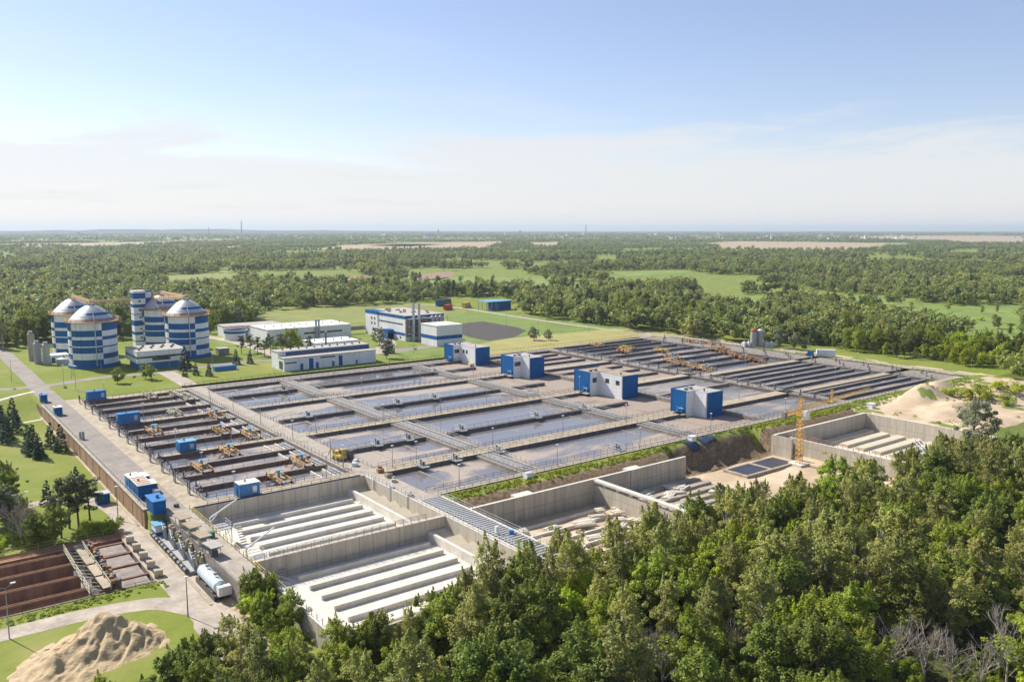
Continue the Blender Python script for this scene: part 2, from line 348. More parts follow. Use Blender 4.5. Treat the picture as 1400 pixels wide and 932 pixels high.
FL = np.zeros(XX.shape+(4,)); FL[..., 3] = 1; FL[..., 0] = inpoly(XX.ravel(), YY.ravel(), [(60,107),(49.5,107),(47,118),(46,128),(34,121),(20,112),(8,98),(-30,60),(0,0),(190,-30),(420,20),(400,60),(340,104),(276,104),(252,101),(60,103)]).reshape(XX.shape)
A4[..., 2] = (XX > 96) & (XX < 257) & (YY > 144.9) & (YY < 152.5) & ((YY < 150.2) | ((XX > 168) & (XX < 208)))
gm = bpy.data.materials.new('ground'); gm.use_nodes = True; nt = gm.node_tree; b = nt.nodes['Principled BSDF']; b.inputs['Roughness'].default_value = .9; b.inputs['Specular IOR Level'].default_value = .1
ga = nt.nodes.new('ShaderNodeVertexColor'); ga.layer_name = 'kindmap'; sp = nt.nodes.new('ShaderNodeSeparateColor'); nt.links.new(ga.outputs[0], sp.inputs[0])
fa = nt.nodes.new('ShaderNodeVertexColor'); fa.layer_name = 'floormap'; fsep = nt.nodes.new('ShaderNodeSeparateColor'); nt.links.new(fa.outputs[0], fsep.inputs[0])
gg = nt.nodes.new('ShaderNodeNewGeometry')
def gn(scale, det=6, rough=.6):
    n = nt.nodes.new('ShaderNodeTexNoise'); n.inputs['Scale'].default_value = scale; n.inputs['Detail'].default_value = det; n.inputs['Roughness'].default_value = rough; nt.links.new(gg.outputs['Position'], n.inputs[0]); return n.outputs[0]
def gmix(f, c1, c2, lo=None, hi=None):
    x = nt.nodes.new('ShaderNodeMix'); x.data_type = 'RGBA'
    if lo is not None:
        r = nt.nodes.new('ShaderNodeMapRange'); nt.links.new(f, r.inputs[0]); r.inputs[1].default_value = lo; r.inputs[2].default_value = hi; f = r.outputs[0]
    nt.links.new(f, x.inputs[0])
    for i, c in ((6, c1), (7, c2)):
        if isinstance(c, tuple): x.inputs[i].default_value = (*c, 1)
        else: nt.links.new(c, x.inputs[i])
    return x.outputs[2]
def gjit(chan, n, amt=.5):
    a = nt.nodes.new('ShaderNodeMath'); a.operation = 'MULTIPLY_ADD'; nt.links.new(n, a.inputs[0]); a.inputs[1].default_value = amt; nt.links.new(chan, a.inputs[2])
    r = nt.nodes.new('ShaderNodeMapRange'); nt.links.new(a.outputs[0], r.inputs[0]); r.inputs[1].default_value = .5+amt/2-.12; r.inputs[2].default_value = .5+amt/2+.12; return r.outputs[0]
nbig, nmid, nfine = gn(.02), gn(.12), gn(1.4)
wild = gmix(nmid, gmix(nfine, (.11,.155,.032), (.17,.22,.045)), gmix(nfine, (.19,.23,.06), (.25,.28,.07)), .4, .6)
lawnc = gmix(nbig, gmix(gn(.5,8,.75), (.12,.165,.022), (.205,.25,.03), .3, .7), gmix(nmid, (.18,.22,.045), (.28,.27,.09), .3, .65), .38, .66)
sandc = gmix(nmid, gmix(nfine, (.38,.28,.18), (.52,.40,.27)), gmix(nfine, (.50,.40,.28), (.62,.50,.36)), .4, .6)
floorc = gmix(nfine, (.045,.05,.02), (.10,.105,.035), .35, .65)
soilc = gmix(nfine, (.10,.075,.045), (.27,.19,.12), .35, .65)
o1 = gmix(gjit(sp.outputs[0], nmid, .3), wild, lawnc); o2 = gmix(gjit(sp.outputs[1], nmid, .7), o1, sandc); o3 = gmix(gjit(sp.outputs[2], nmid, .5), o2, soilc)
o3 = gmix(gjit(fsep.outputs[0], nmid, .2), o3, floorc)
nt.links.new(o3, b.inputs['Base Color'])
bp = nt.nodes.new('ShaderNodeBump'); bp.inputs['Strength'].default_value = .35; bp.inputs['Distance'].default_value = .3; nt.links.new(gn(.9, 6), bp.inputs['Height']); nt.links.new(bp.outputs[0], b.inputs['Normal'])
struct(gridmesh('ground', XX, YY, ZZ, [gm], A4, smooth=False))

LIFT = [0.012]
def sheet(name, pts, m, z=None, kind=True, drape=True, lift=None):      # flat polygon laid on the ground
    if lift is None: LIFT[0] += .004; lift = LIFT[0]
    me = bpy.data.meshes.new(name)
    v = [(x, y, (float(hz(x, y)) if z is None else z)+lift) for x, y in pts]
    me.from_pydata(v, [], [tuple(range(len(v)))]); me.materials.append(m)
    o = bpy.data.objects.new(name, me); COL.objects.link(o)
    # face up
    if me.polygons[0].normal.z < 0: me.flip_normals()
    if kind: struct(o)
    return o
def pxsheet(name, px, m, z=0, lift=.02):
    return sheet(name, [P(x, y, z) for x, y in px], m, z=z, lift=lift)
def ribbon(name, pts, w, m, z=None, lift=None):
    if lift is None: LIFT[0] += .004; lift = LIFT[0]
    pts = [np.array(p, float) for p in pts]; k = MB()
    L = []; Rr = []
    for i, p in enumerate(pts):
        d = pts[min(i+1, len(pts)-1)]-pts[max(i-1, 0)]; d /= np.linalg.norm(d); n = np.array([-d[1], d[0]])
        ww = w[i] if isinstance(w, (list, tuple)) else w
        L.append(p+n*ww/2); Rr.append(p-n*ww/2)
    for i in range(len(pts)-1):
        q = []
        for p in (Rr[i], Rr[i+1], L[i+1], L[i]): q.append((p[0], p[1], (float(hz(p[0], p[1])) if z is None else z)+lift))
        k.quad(*q)
    return struct(k.build(name, m))
def smoothpts(pts, n=6):
    pts = [np.array(p, float) for p in pts]; out = []
    for i in range(len(pts)-1):
        p0 = pts[max(i-1, 0)]; p1 = pts[i]; p2 = pts[i+1]; p3 = pts[min(i+2, len(pts)-1)]
        for k in range(n):
            t = k/n; out.append(.5*((2*p1)+(-p0+p2)*t+(2*p0-5*p1+4*p2-p3)*t*t+(-p0+3*p1-3*p2+p3)*t**3))
    return out+[pts[-1]]
# platform roads (z=0)
sheet('road', [(43.2,182),(49.9,182),(49.9,352),(43.2,352)], M['asphalt'], z=0)
sheet('road', [(49.9,182),(54.4,182),(54.4,327),(49.9,327)], M['sandy_deck'], z=0)
sheet('road', [(45.6,136.4),(50.35,136.4),(54.4,182),(43.2,182)] if 0 else [(45.7,136.4),(50.3,136.4),(50.3,182),(45.7,182)], M['concrete'], z=0)
ribbon('road', smoothpts([(46.5,352),(46.8,375),(47,400),(47,440),(46.5,480),(36,560),(10,640)]), 6.5, M['asphalt'], lift=.03)
ribbon('road', smoothpts([(30,366),(46.8,362),(70,369),(94,367),(120,372),(150,371)]), 5.5, M['asphalt'], lift=.034)
ribbon('road', smoothpts([(94,330),(94.5,345),(95,367)]), 6.5, M['gravel_road'], lift=.038)
ribbon('road', smoothpts([(-20,375),(5,372),(30,366)]), 4.5, M['gravel_road'], lift=.042)
ribbon('path', smoothpts([(44,352),(25,340),(0,322)]), 1.6, M['light_concrete'], lift=.05)
ribbon('path', smoothpts([(41.5,318),(25,312),(5,305)]), 1.4, M['light_concrete'], lift=.05)
ribbon('road', smoothpts([P(330,530-45), P(372,512-15), P(300,478)] if 0 else [(150,371),(165,364),(190,362),(225,366),(252,370)]), 9, M['asphalt'], lift=.046)
ribbon('road', smoothpts([(150,371),(151,390),(152,420),(150,455),(140,500)]), 7, M['gravel_road'], lift=.05)
ribbon('road', smoothpts([(190,362),(208,380),(218,400),(222,408)]), 9, M['gravel_road'], lift=.054)
# lower road (z=-4)
ribbon('road', smoothpts([(41,118),(40.6,131),(40.2,145),(39.9,165),(39.8,185),(39.3,205),(36,214),(28,219),(15,217),(-10,212)]), [8]*8+[6.5]*20+[4]*60, M['gravel_road'], z=-4, lift=.02)
ribbon('road', smoothpts([(-10,149.6),(12,149.3),(24,149),(34,146.5),(39,140)]), 4.8, M['gravel_road'], z=-4, lift=.025)
# gravel road at the right edge of the works
ribbon('road', smoothpts([(364,100),(363.5,139),(361,152),(359,184),(358,210),(361,240),(358,290),(352,350),(349,370),(349,420),(352,480),(356,530),(354,560),(345,585),(325,600)]), 4.6, M['gravel_road'], z=0, lift=.03)
ribbon('road', smoothpts([(352,335),(346,330),(338,329)]), 8, M['gravel_road'], z=0, lift=.05)
# fields near the plant
pxsheet('field', [(640,500),(667,486),(882,459.5),(960,462),(905,452),(840,449),(700,462),(665,468),(640,474)], M['dry_grass'], lift=.006)
pxsheet('field', [(612,432),(664,424),(700,426),(905,451),(840,449),(700,462),(640,472),(625,462),(640,443)], M['lawn_far'], lift=.008)
pxsheet('field', [(622,443),(660,439),(706,447),(720,452),(703,461),(668,466),(648,462),(622,455)], M['darksoil'], lift=.012)
pxsheet('field', [(345,448),(352,426),(430,417),(600,416),(640,426),(612,432),(505,440)], M['field_yellow'], lift=.006)
pxsheet('field', [(509,478),(560,487),(625,478),(605,476),(565,476),(520,474)], M['lawn_far'], lift=.02)

# ---------------------------------------------------------------- water sheets
def water(x0, x1, y0, y1, z, m): return sheet('water', [(x0,y0),(x1,y0),(x1,y1),(x0,y1)], M[m], z=z, lift=0)
WZ = -1.1

# ---------------------------------------------------------------- railings and lamps
def rail(p, q, label, h=1.15, step=2.4, z=0, w=.05, m='dsteel', z1=None, group='railings round the tanks', mid=True):
    p = np.array(p, float); q = np.array(q, float); L = np.linalg.norm(q-p); n = max(1, int(round(L/step))); z1 = z if z1 is None else z1
    pm = MB()
    for i in range(n+1):
        f = i/n; c = p+(q-p)*f; zz = z+(z1-z)*f; pm.tube((c[0],c[1],zz), (c[0],c[1],zz+h), w, n=4)
    for hh in ((h, h*.52) if mid else (h,)): pm.tube((p[0],p[1],z+hh), (q[0],q[1],z1+hh), w*.8, n=4)
    t = tag(pm.build('railing', M[m], loc=tuple(float(v) for v in (*((p+q)/2), (z+z1)/2))), label, 'railing', group)
    return t
# ---------------------------------------------------------------- tank blocks
def blockwall(name, x0, x1, y0, y1, z0, z1, side, top, parent=None, label=None):
    k = MB().box(x0, x1, y0, y1, z0, z1, 0, 1); return k.build(name, [M[side], M[top]], parent, label=label)
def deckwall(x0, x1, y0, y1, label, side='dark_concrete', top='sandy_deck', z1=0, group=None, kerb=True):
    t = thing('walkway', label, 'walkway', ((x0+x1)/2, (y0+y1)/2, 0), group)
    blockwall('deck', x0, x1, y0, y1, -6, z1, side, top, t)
    return t
ROWB = {'southern':(160.0,180.0), 'second':(185.0,227.0), 'third':(231.6,273.8), 'northern':(277.8,317.0)}
# outer and cross walls shared by whole rows
L0, L1 = 55.2, 90.0
wlk = 'wide walkway with sandy top '
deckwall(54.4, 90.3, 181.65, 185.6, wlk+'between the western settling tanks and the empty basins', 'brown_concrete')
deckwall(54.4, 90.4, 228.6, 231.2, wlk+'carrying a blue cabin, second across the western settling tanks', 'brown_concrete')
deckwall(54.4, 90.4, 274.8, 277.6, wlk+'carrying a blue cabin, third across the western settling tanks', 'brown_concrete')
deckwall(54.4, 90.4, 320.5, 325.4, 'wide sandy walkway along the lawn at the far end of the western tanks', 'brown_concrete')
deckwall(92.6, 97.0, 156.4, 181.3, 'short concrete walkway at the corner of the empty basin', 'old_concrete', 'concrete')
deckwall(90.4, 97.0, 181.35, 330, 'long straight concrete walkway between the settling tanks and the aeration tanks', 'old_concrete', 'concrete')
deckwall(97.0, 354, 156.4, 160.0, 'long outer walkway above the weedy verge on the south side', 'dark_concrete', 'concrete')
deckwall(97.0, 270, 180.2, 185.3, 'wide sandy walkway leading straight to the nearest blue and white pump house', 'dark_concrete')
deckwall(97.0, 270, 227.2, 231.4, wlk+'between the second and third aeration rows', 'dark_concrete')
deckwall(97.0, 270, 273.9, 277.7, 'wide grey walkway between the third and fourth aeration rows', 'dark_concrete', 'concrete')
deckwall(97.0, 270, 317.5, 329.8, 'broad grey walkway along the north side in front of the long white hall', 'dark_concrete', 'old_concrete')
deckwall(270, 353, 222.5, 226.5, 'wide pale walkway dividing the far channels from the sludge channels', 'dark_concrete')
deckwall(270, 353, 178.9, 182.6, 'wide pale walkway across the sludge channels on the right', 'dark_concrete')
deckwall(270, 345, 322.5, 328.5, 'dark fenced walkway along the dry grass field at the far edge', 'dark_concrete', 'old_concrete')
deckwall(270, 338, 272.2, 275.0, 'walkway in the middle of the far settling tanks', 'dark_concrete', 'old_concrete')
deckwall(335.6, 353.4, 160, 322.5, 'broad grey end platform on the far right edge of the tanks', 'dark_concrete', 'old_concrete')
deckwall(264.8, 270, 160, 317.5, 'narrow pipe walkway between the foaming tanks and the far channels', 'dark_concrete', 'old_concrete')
# western settling tanks: three tanks of four channels
def wallrow(name, x0, x1, ys_, t, th, side, top, z1=0):
    for y in ys_: blockwall(name, x0, x1, y, y+th, -6, z1, side, top, t)
for nm, ya, yb, ws in (('nearest', 185.6, 228.6, (195.6,206,215.8)), ('middle', 231.2, 274.8, (242.3,252.9,263.7)), ('farthest', 277.6, 320.5, (289.4,300.6,311.2))):
    t = thing('settling_tank', nm+' of the three western settling tanks, four long channels beside the asphalt road', 'tank', (72,(ya+yb)/2,0), 'western settling tanks')
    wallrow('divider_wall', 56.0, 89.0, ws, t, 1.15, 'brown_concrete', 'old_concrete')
    blockwall('end_wall', 54.4, 55.4, ya, yb, -6, -.05, 'old_concrete', 'old_concrete', t)
    k = MB()
    for w0 in [ya]+[w+1.5 for w in ws]:
        MB().box(83.6, 84.0, w0+.1, w0+8.6, -2, -.5).build('weir', M['light_concrete'], t); MB().box(86.8, 87.2, w0+.1, w0+8.6, -2, -.45).build('weir', M['light_concrete'], t)
    for w0 in [ya]+[w+1.5 for w in ws]:
        for q in range(3): MB().box(87.8+q*.7, 88.2+q*.7, w0+.6, w0+7.8, -1.3, -.4+.25*(q % 2)).build('overflow_trough', M['steel'], t)
    water(55.3, 90.4, ya, yb, WZ, 'water_clear')
    for i_, w in enumerate(ws): rail((57,w+.75), (88,w+.75), 'dark railing on the %s divider wall (from the near side) of the %s western tank' % (ORD[i_], nm), step=2.8, w=.04, mid=False)
# aeration cells 97-125 | gallery | 131-185 | gallery | foaming 191-265
rows = [('southern', 160.0, 180.2, []), ('second', 185.3, 227.2, [204.8]), ('third', 231.4, 273.9, [250.6]), ('northern', 277.7, 317.5, [298.0])]
for nm, ya, yb, ws in rows:
    subs = [ya]+ws+[yb]
    for blk, x0, x1, wm in (('small aeration cells west of the first pipe gallery', 97, 124.3, 'water_aer'), ('long aeration channel between the two pipe galleries', 131, 185, 'water_aer'), ('foaming tank east of the second pipe gallery', 191.5, 264.8, 'water_foam')):
        t = thing('aeration_tank', '%s row: %s' % (nm, blk), 'tank', ((x0+x1)/2, (ya+yb)/2, 0), 'aeration tanks')
        if x0 == 191.5:
            for w in ws: blockwall('divider_wall', x0, 206.8, w, w+1.6, -6, 0, 'dark_concrete', 'dark_concrete', t)
            blockwall('cross_wall', 221, 223, ya, yb, -6, .1, 'old_concrete', 'old_concrete', t)
            if nm in ('third', 'northern'):
                for w in np.linspace(ya, yb, 5)[1:-1]: blockwall('divider_wall', 225, 262, w, w+1.0, -6, -.1, 'dark_concrete', 'old_concrete', t)
            else:
                for w in [(ya+yb)/2]*(nm == 'second'): blockwall('divider_wall', 223, 264, w, w+1.6, -6, 0, 'old_concrete', 'old_concrete', t)
        else:
            for w in ws: blockwall('divider_wall', x0+1.5, x1, w, w+1.6, -6, 0, 'dark_concrete', 'dark_concrete', t)
        if x0 == 97:
            k = MB()
            for a_ in (106.4, 116.2):
                k.box(a_, a_+.28, ya, yb, -5, -1.0); k.build('cell_divider', M['sandy_deck'], t); k = MB()
        if x0 == 131:
            k = MB()
            for q in (133.2, 178.5): MB().box(q, q+.25, ya, yb, -5, -1.0).build('baffle', M['sandy_deck'], t)
        if x0 == 191.5:
            k = MB()
            k.box(203, 203.4, ya, yb, -5, -.9); k.build('baffle', M['sandy_deck'], t)
        wmm = wm if not (x0 == 131 and nm == 'northern') else 'water_aer'
        if nm in ('southern', 'second') and x0 == 191.5:
            water(x0, 222, ya, yb, WZ, 'water_foam'); water(222, 264.8, ya, yb, WZ, 'water_grey')
        else: water(x0-.01, x1+(0.01 if x1 > 200 else .5), ya, yb, WZ, wmm)
        for w in ws:
            if x0 < 190: rail((x0+3, w+.8), (x1-1, w+.8), 'thin railing on the divider wall of the %s row, %s' % (nm, 'small cells' if x0 == 97 else 'long channel'), step=2.6, w=.04, mid=False)
# weir bridges with small footbridges and machinery on the dividers
def footbridge(x, y, label, L=4.5):
    t = thing('footbridge', label, 'footbridge', (x, y, 0), 'steel footbridges over the dividers')
    MB().box(x-1.1, x+1.1, y-L/2, y+L/2, .02, .2).build('deck', M['steel'], t)
    k = MB()
    for sx_ in (-1, 1):
        for q in (-L/2, 0, L/2): k.tube((x+sx_*1.05, y+q, .2), (x+sx_*1.05, y+q, 1.4), .05, n=4)
        for h in (.8, 1.4): k.tube((x+sx_*1.05, y-L/2, h), (x+sx_*1.05, y+L/2, h), .05, n=4)
    k.build('handrail', M['steel'], t)
    MB().tube((x-.3,y,.2), (x-.3,y,1.7), .22, n=8).box(x+.1,x+.7,y-.3,y+.3,.2,1.1).build('valve', M['dsteel'], t)
for x, y, l in ((108.5,205.5,'by the second row cells, at the first divider'), (118.5,205.5,'by the second row cells, at the second divider'), (108,251.4,'by the small cells of the third row'), (119,298.8,'by the small cells of the northern row'),
                (137,205.6,'just east of the first pipe gallery in the second row'), (166,205.6,'half way along the second row channel'), (186.8,205.6,'beside the second gallery in the second row'), (141,251.4,'near the first gallery in the third row'), (156,251.4,'half way along the third row channel'), (186,298.8,'beside the second gallery in the northern row'),
                (107.5,179.4,'over the first cell of the southern row'),(117.5,179.4,'over the second cell of the southern row'),(131.5,179.4,'at the start of the southern channel'),(158.5,160.8,'on the south walkway beside long open water')):
    footbridge(x, y, 'grey footbridge with valve '+l)
# pipe galleries (running away from the camera)
def gallery(x0, x1, y0, y1, label, n=6, deck='steel'):
    t = thing('pipe_gallery', label, 'pipe gallery', ((x0+x1)/2, (y0+y1)/2, 0), 'pipe galleries crossing the rows')
    blockwall('channel_wall', x0, x0+.8, y0, y1, -6, -.25, 'old_concrete', 'concrete', t)
    blockwall('channel_wall', x1-.8, x1, y0, y1, -6, -.25, 'old_concrete', 'concrete', t)
    blockwall('grating', x0+.8, x1-.8, y0, y1, -1.2, -.55, 'dsteel', 'dark_concrete', t)
    for i in range(n):
        x = x0+1.1+(x1-x0-2.2)*i/(n-1); r = .3 if i % 2 else .18
        MB().tube((x, y0+.4, -.2), (x, y1-.4, -.2), r*.8, n=8).build('pipe', M['pipegrey'], t)
    k = MB(); yy = y0+2
    while yy < y1-1: k.box(x0, x1, yy, yy+.3, -.5, -.42); yy += 4
    k.build('cross_beam', M['steel'], t)
    rail((x0+.3, y0), (x0+.3, y1), 'railing on the left side of '+label, step=2, w=.05, m='steel'); rail((x1-.3, y0), (x1-.3, y1), 'railing on the right side of '+label, step=2, w=.05, m='steel')
for nm, ya, yb, ws in rows:
    gallery(124.8, 131.0, ya, yb, 'first grey pipe gallery across the %s aeration row' % nm)
    gallery(185.5, 191.5, ya, yb, 'second grey pipe gallery across the %s aeration row' % nm, n=4)
# far sludge channels (right) and far settling tanks
t = thing('sludge_tank', 'block of six narrow dark channels behind the wide pale walkway on the right', 'tank', (302,204,0), 'sludge channels')
wallrow('divider_wall', 272, 334.5, (187.8,194.9,201.9,208.8,215.4), t, 1.2, 'dark_concrete', 'old_concrete')
water(270, 336, 182.6, 222.5, WZ+.15, 'water_clear')
t = thing('sludge_tank', 'block of three narrow dark channels at the near right edge', 'tank', (302,170,0), 'sludge channels')
wallrow('divider_wall', 272, 334.5, (163.4,169.9,175.9), t, 1.2, 'dark_concrete', 'old_concrete'); water(270, 336, 160, 178.9, WZ+.15, 'water_clear')
for nm, ya, yb, ws in (('nearer', 226.5, 272.2, (238.3,249.6,261.0)), ('farther', 275.0, 322.5, (284.5,295.4,306.5,314))):
    t = thing('settling_tank', nm+' of the two far settling tanks with dark walls below the dry grass field', 'tank', (303,(ya+yb)/2,0), 'far settling tanks')
    wallrow('divider_wall', 272, 334, ws, t, 1.2, 'dark_concrete', 'dark_concrete'); water(270, 336, ya, yb, WZ, 'water_clear')
    for i_, w in enumerate(ws): rail((272,w+.8), (334,w+.8), 'dark railing on the %s divider (from the near side) of the %s far tank' % (ORD[i_], nm), step=3, w=.05, mid=False)
# railings of the decks
for (p, q, l) in (((91,186),(91,329),'left side of the long straight walkway'), ((96.6,186),(96.6,226),'right side of the long straight walkway, near part'), ((96.6,232),(96.6,316),'right side of the long straight walkway, far part'),
                  ((97,160.2),(264,160.2),'inner edge of the outer south walkway'), ((98,156.7),(300,156.7),'outer edge of the south walkway above the verge'), ((98,180.4),(208,180.4),'near edge of the first wide walkway'), ((98,185.1),(208,185.1),'far edge of the first wide walkway'),
                  ((98,227.4),(207,227.4),'near edge of the second wide walkway'), ((98,231.2),(207,231.2),'far edge of the second wide walkway'), ((98,274.1),(207,274.1),'near edge of the third wide walkway'), ((98,277.5),(207,277.5),'far edge of the third wide walkway'),
                  ((98,317.8),(264,317.8),'near edge of the broad north walkway'), ((92,329.6),(208,329.6),'far edge of the broad north walkway by the grass'), ((222,329.6),(345,328.2),'far fence by the dry grass field'), ((270,160.2),(335,160.2),'south edge of the sludge channels'),
                  ((270,182.4),(335,182.4),'wide pale walkway across the sludge channels'), ((270,226.3),(335,226.3),'walkway dividing the sludge channels from the far tanks'), ((265,160),(265,316),'near edge of the pipe walkway'), ((269.8,160),(269.8,316),'far edge of the pipe walkway'),
                  ((55,185.3),(90,185.3),'walkway behind the nearest blue cabin'), ((55,228.9),(90,228.9),'second walkway of the western tanks, near edge'), ((55,230.9),(90,230.9),'second walkway of the western tanks, far edge'), ((55,275.1),(90,275.1),'third walkway of the western tanks, near edge'), ((55,277.3),(90,277.3),'third walkway of the western tanks, far edge'),
                  ((55,320.8),(90,320.8),'far walkway of the western tanks'), ((221.2,160),(221.2,316),'cross wall behind the blue buildings'), ((54.6,186),(54.6,325),'western edge of the settling tanks by the road'),
                  ((353,160),(353,322),'far right edge of the end platform'), ((336,160),(336,322),'inner edge of the end platform')):
    rail(p, q, 'dark steel railing along the '+l, step=2.4, w=.055)
# far end machinery: rows of small pumps on the platform edges
def pump(x, y, label, group, s=1.0):
    t = thing('pump', label, 'pump', (x, y, 0), group)
    MB().box(x-.6*s, x+.6*s, y-.6*s, y+.6*s, 0, .5*s).build('base', M['old_concrete'], t)
    MB().tube((x, y, .5*s), (x, y, 1.9*s), .28*s, n=8).tube((x, y, 1.9*s), (x, y, 2.3*s), .4*s, .1, n=8).build('motor', M['dsteel'], t)
    MB().tube((x, y, .8*s), (x+1.5*s, y, .8*s), .16*s, n=6).build('pipe', M['steel'], t)
    return t
pg = None
for i in range(36):
    x = 337.5+(i % 3)*5+random.uniform(-1, 1); y = 163+i*4.4; l = 'small dark pump on the far right end platform'
    if pg is None: pg = pump(x, y, l, 'pumps on the end platform', .75)
    else: dup(pg, (x, y, 0), random.uniform(0, 6))
pg = None
for i in range(30):
    y = 188+i*4.55; x = 56.0; l = 'dark gate post with motor at the road end of the western channels'
    if pg is None: pg = pump(x, y, l, 'gate motors on the road side', .6)
    else: dup(pg, (x+random.uniform(-.4,.4), y, 0), random.uniform(0, 6))
pg = None
for i in range(26):
    y = 164+i*5.9; x = 267+random.uniform(-1,1); l = 'small valve unit on the pipe walkway before the far channels'
    if pg is None: pg = pump(x, y, l, 'valve units on the pipe walkway', .9)
    else: dup(pg, (x, y, 0), random.uniform(0, 6))
# slatted end grating things at the road side: tall grey gate frames
def gateframe(x, y, label):
    t = thing('sluice_gate', label, 'gate', (x, y, 0), 'sluice gates by the asphalt road')
    k = MB()
    for d in (0, 1.4): k.tube((x, y+d, -.2), (x, y+d, 2.9), .13, n=6)
    k.tube((x, y, 2.9), (x, y+1.4, 2.9), .1, n=6); k.build('frame', M['dsteel'], t)
    MB().box(x-.08, x+.08, y+.2, y+1.2, -.2, 1.3).build('plate', M['steel'], t)
for i, y in enumerate((191, 202.5, 213, 224.5, 238, 248.5, 259, 271, 285, 296, 307, 317)):
    gateframe(53.2, y, 'dark sluice gate frame on the road edge, %s from the nearest blue cabin' % ORD[i])
# lamps
def lamp(x, y, h, label, group, z=0, arm=0, double=False, m='steel'):
    t = thing('street_lamp', label, 'street lamp', (x, y, z), group)
    MB().tube((x, y, z), (x, y, z+h), .11, .06, n=6).build('pole', M[m], t)
    k = MB()
    for s in ((-1, 1) if double else (1,)):
        k.tube((x, y, z+h), (x+s*arm, y+s*arm*.3, z+h+.5*(arm > 0)), .05, n=4)
    if arm: k.build('arm', M[m], t)
    k = MB()
    for s in ((-1, 1) if double else (1,)):
        c = (x+s*arm, y+s*arm*.3, z+h+.5*(arm > 0)); k.box(c[0]-.35, c[0]+.35, c[1]-.16, c[1]+.16, c[2]-.05, c[2]+.12)
    k.build('lamp_head', M['white'], t); return t
l0 = lamp(123.6, 229.3, 5.6, 'short lamp post standing on a walkway between the aeration tanks', 'walkway lamp posts')
for x, y in ((144.8,229.3),(163.5,229.3),(101,229.3),(186,229.3),(206,229.3),(108,183),(132.5,183),(158,183),(184,183),(101,183),(112,275.8),(140,275.8),(165,275.8),(190,275.8),(124,320),(150,320),(176,320),(92,200),(92,225),(92,250),(92,275),(92,300),(105,158.5),(135,158.5),(165,158.5),(195,158.5),(232,158.5),(240,183),(240,229),(240,275),(272,183),(300,183),(328,183),(272,226),(300,226),(328,226),(300,275),(330,275),(270,300),(345,200),(345,250),(345,300)):
    dup(l0, (x, y, 0))
l1 = lamp(62.2, 234, 5.8, 'thin grey lamp post on a walkway of the western settling tanks', 'western lamp posts')
for x, y in ((61,184),(83.5,184.3),(60.3,205),(64,276),(85,276),(76,230),(90.8,190),(62,322)): dup(l1, (x, y, 0))
lamp(12.4, 147.3, 8.3, 'double headed street lamp on the grass beside the near left road', 'lower road lamps', -4, 1.1, True)
lamp(37.1, 138.0, 6.9, 'bare dark lamp post on the grass tongue where the lower roads meet', 'lower road lamps', -4, 0, m='dsteel')
lamp(38.9, 196, 7.5, 'tall post beside the yellow-green bush on the lower road', 'lower road lamps', -4, 0, m='dsteel')
lamp(20.5, 196, 9, 'double headed lamp among the pines at the left', 'lower road lamps', -4, 1.2, True)
l2 = lamp(60, 372, 9, 'tall slender grey lamp mast on the lawns round the digesters', 'lamp masts on the lawns')
for x, y in ((54,352),(57,346),(74,387),(86,372),(98,372),(110,352),(62,380),(96,380),(120,350),(140,385),(150,350),(197,360),(206,350),(240,362),(262,385),(40,380),(300,370),(330,360),(300,400),(394,219),(391,194),(388,158),(384,250),(372,300),(366,330)): dup(l2, (x, y, 0))

# ---------------------------------------------------------------- scraper bridges
def scraper(x, y, label, col, group, cab=True, L=9.5):
    t = thing('scraper_bridge', label, 'scraper bridge', (x, y, 0), group)
    y0, y1 = y-L*.5, y+L*.5
    k = MB()
    for dx in (-1.2, 1.2):
        k.box(x+dx-.12, x+dx+.12, y0, y1, .1, .4); k.box(x+dx-.08, x+dx+.08, y0, y1, 1.1, 1.25)
        for i in range(6): k.tube((x+dx, y0+L*i/5, .3), (x+dx, y0+L*min(5, i+1)/5, 1.2 if i % 2 else .3), .09, n=4); k.tube((x+dx, y0+L*i/5, .2), (x+dx, y0+L*i/5, 1.2), .08, n=4)
    k.build('truss', M[col], t)
    MB().box(x-1.0, x+1.0, y0, y1, .3, .38).build('walk_deck', M['old_concrete'], t)
    k = MB()
    for s in (-1, 1):
        for q in (-.25, .05, .35):
            k.tube((x+s*1.2, y+q*L, .3), (x+s*(3.2+2*abs(q)), y+q*L-1, -1.3), .14, n=4); k.tube((x+s*3.0, y+q*L-1.8, -1.2), (x+s*3.4, y+q*L+1.8, -1.0), .13, n=4)
    k.build('scraper_arm', M['rustorange' if col != 'cream' else 'cream'], t)
    k = MB()
    for dx in (-1.2, 1.2):
        for yy in (y0, y1): k.tube((x+dx-.15, yy, .25), (x+dx+.15, yy, .25), .35, n=10)
    k.build('wheels', M['black'], t)
    k = MB()
    for q in range(4): xx, yy = x+random.uniform(-1.5,1.5), y+random.uniform(-3,3); k.rbox(xx, yy, .4, .9+random.random()*.8, 1.1, .7, random.random()*3)
    k.build('gearbox', M[col], t)
    if cab:
        MB().box(x-.35, x+.25, y-.3, y+.3, .4, 2.3).build('control_cabinet', M['lblue'], t)
        MB().box(x-.6, x+1.2, y-.6, y+.6, 2.3, 2.4).build('canopy', M['lblue'], t)
    return t
for x, y, l, c in ((62.5,258.5,'left of the middle western tank','orange'),(84.5,269,'right end of the middle western tank, farthest','orange'),(78.6,247,'right of centre in the middle western tank','orange'),(84,237,'right end of the middle western tank, nearest','orange'),
                   (72.8,222.5,'centre of the nearest western tank by a cabin','orange'),(62,211,'left part of the nearest western tank','orange'),(84.3,200.8,'right end of the nearest western tank','orange'),(74,190.5,'next to the nearest blue cabin','orange')):
    scraper(x, y, 'rusty orange scraper bridge with blue canopy, '+l, c, 'orange scraper bridges with blue canopies')
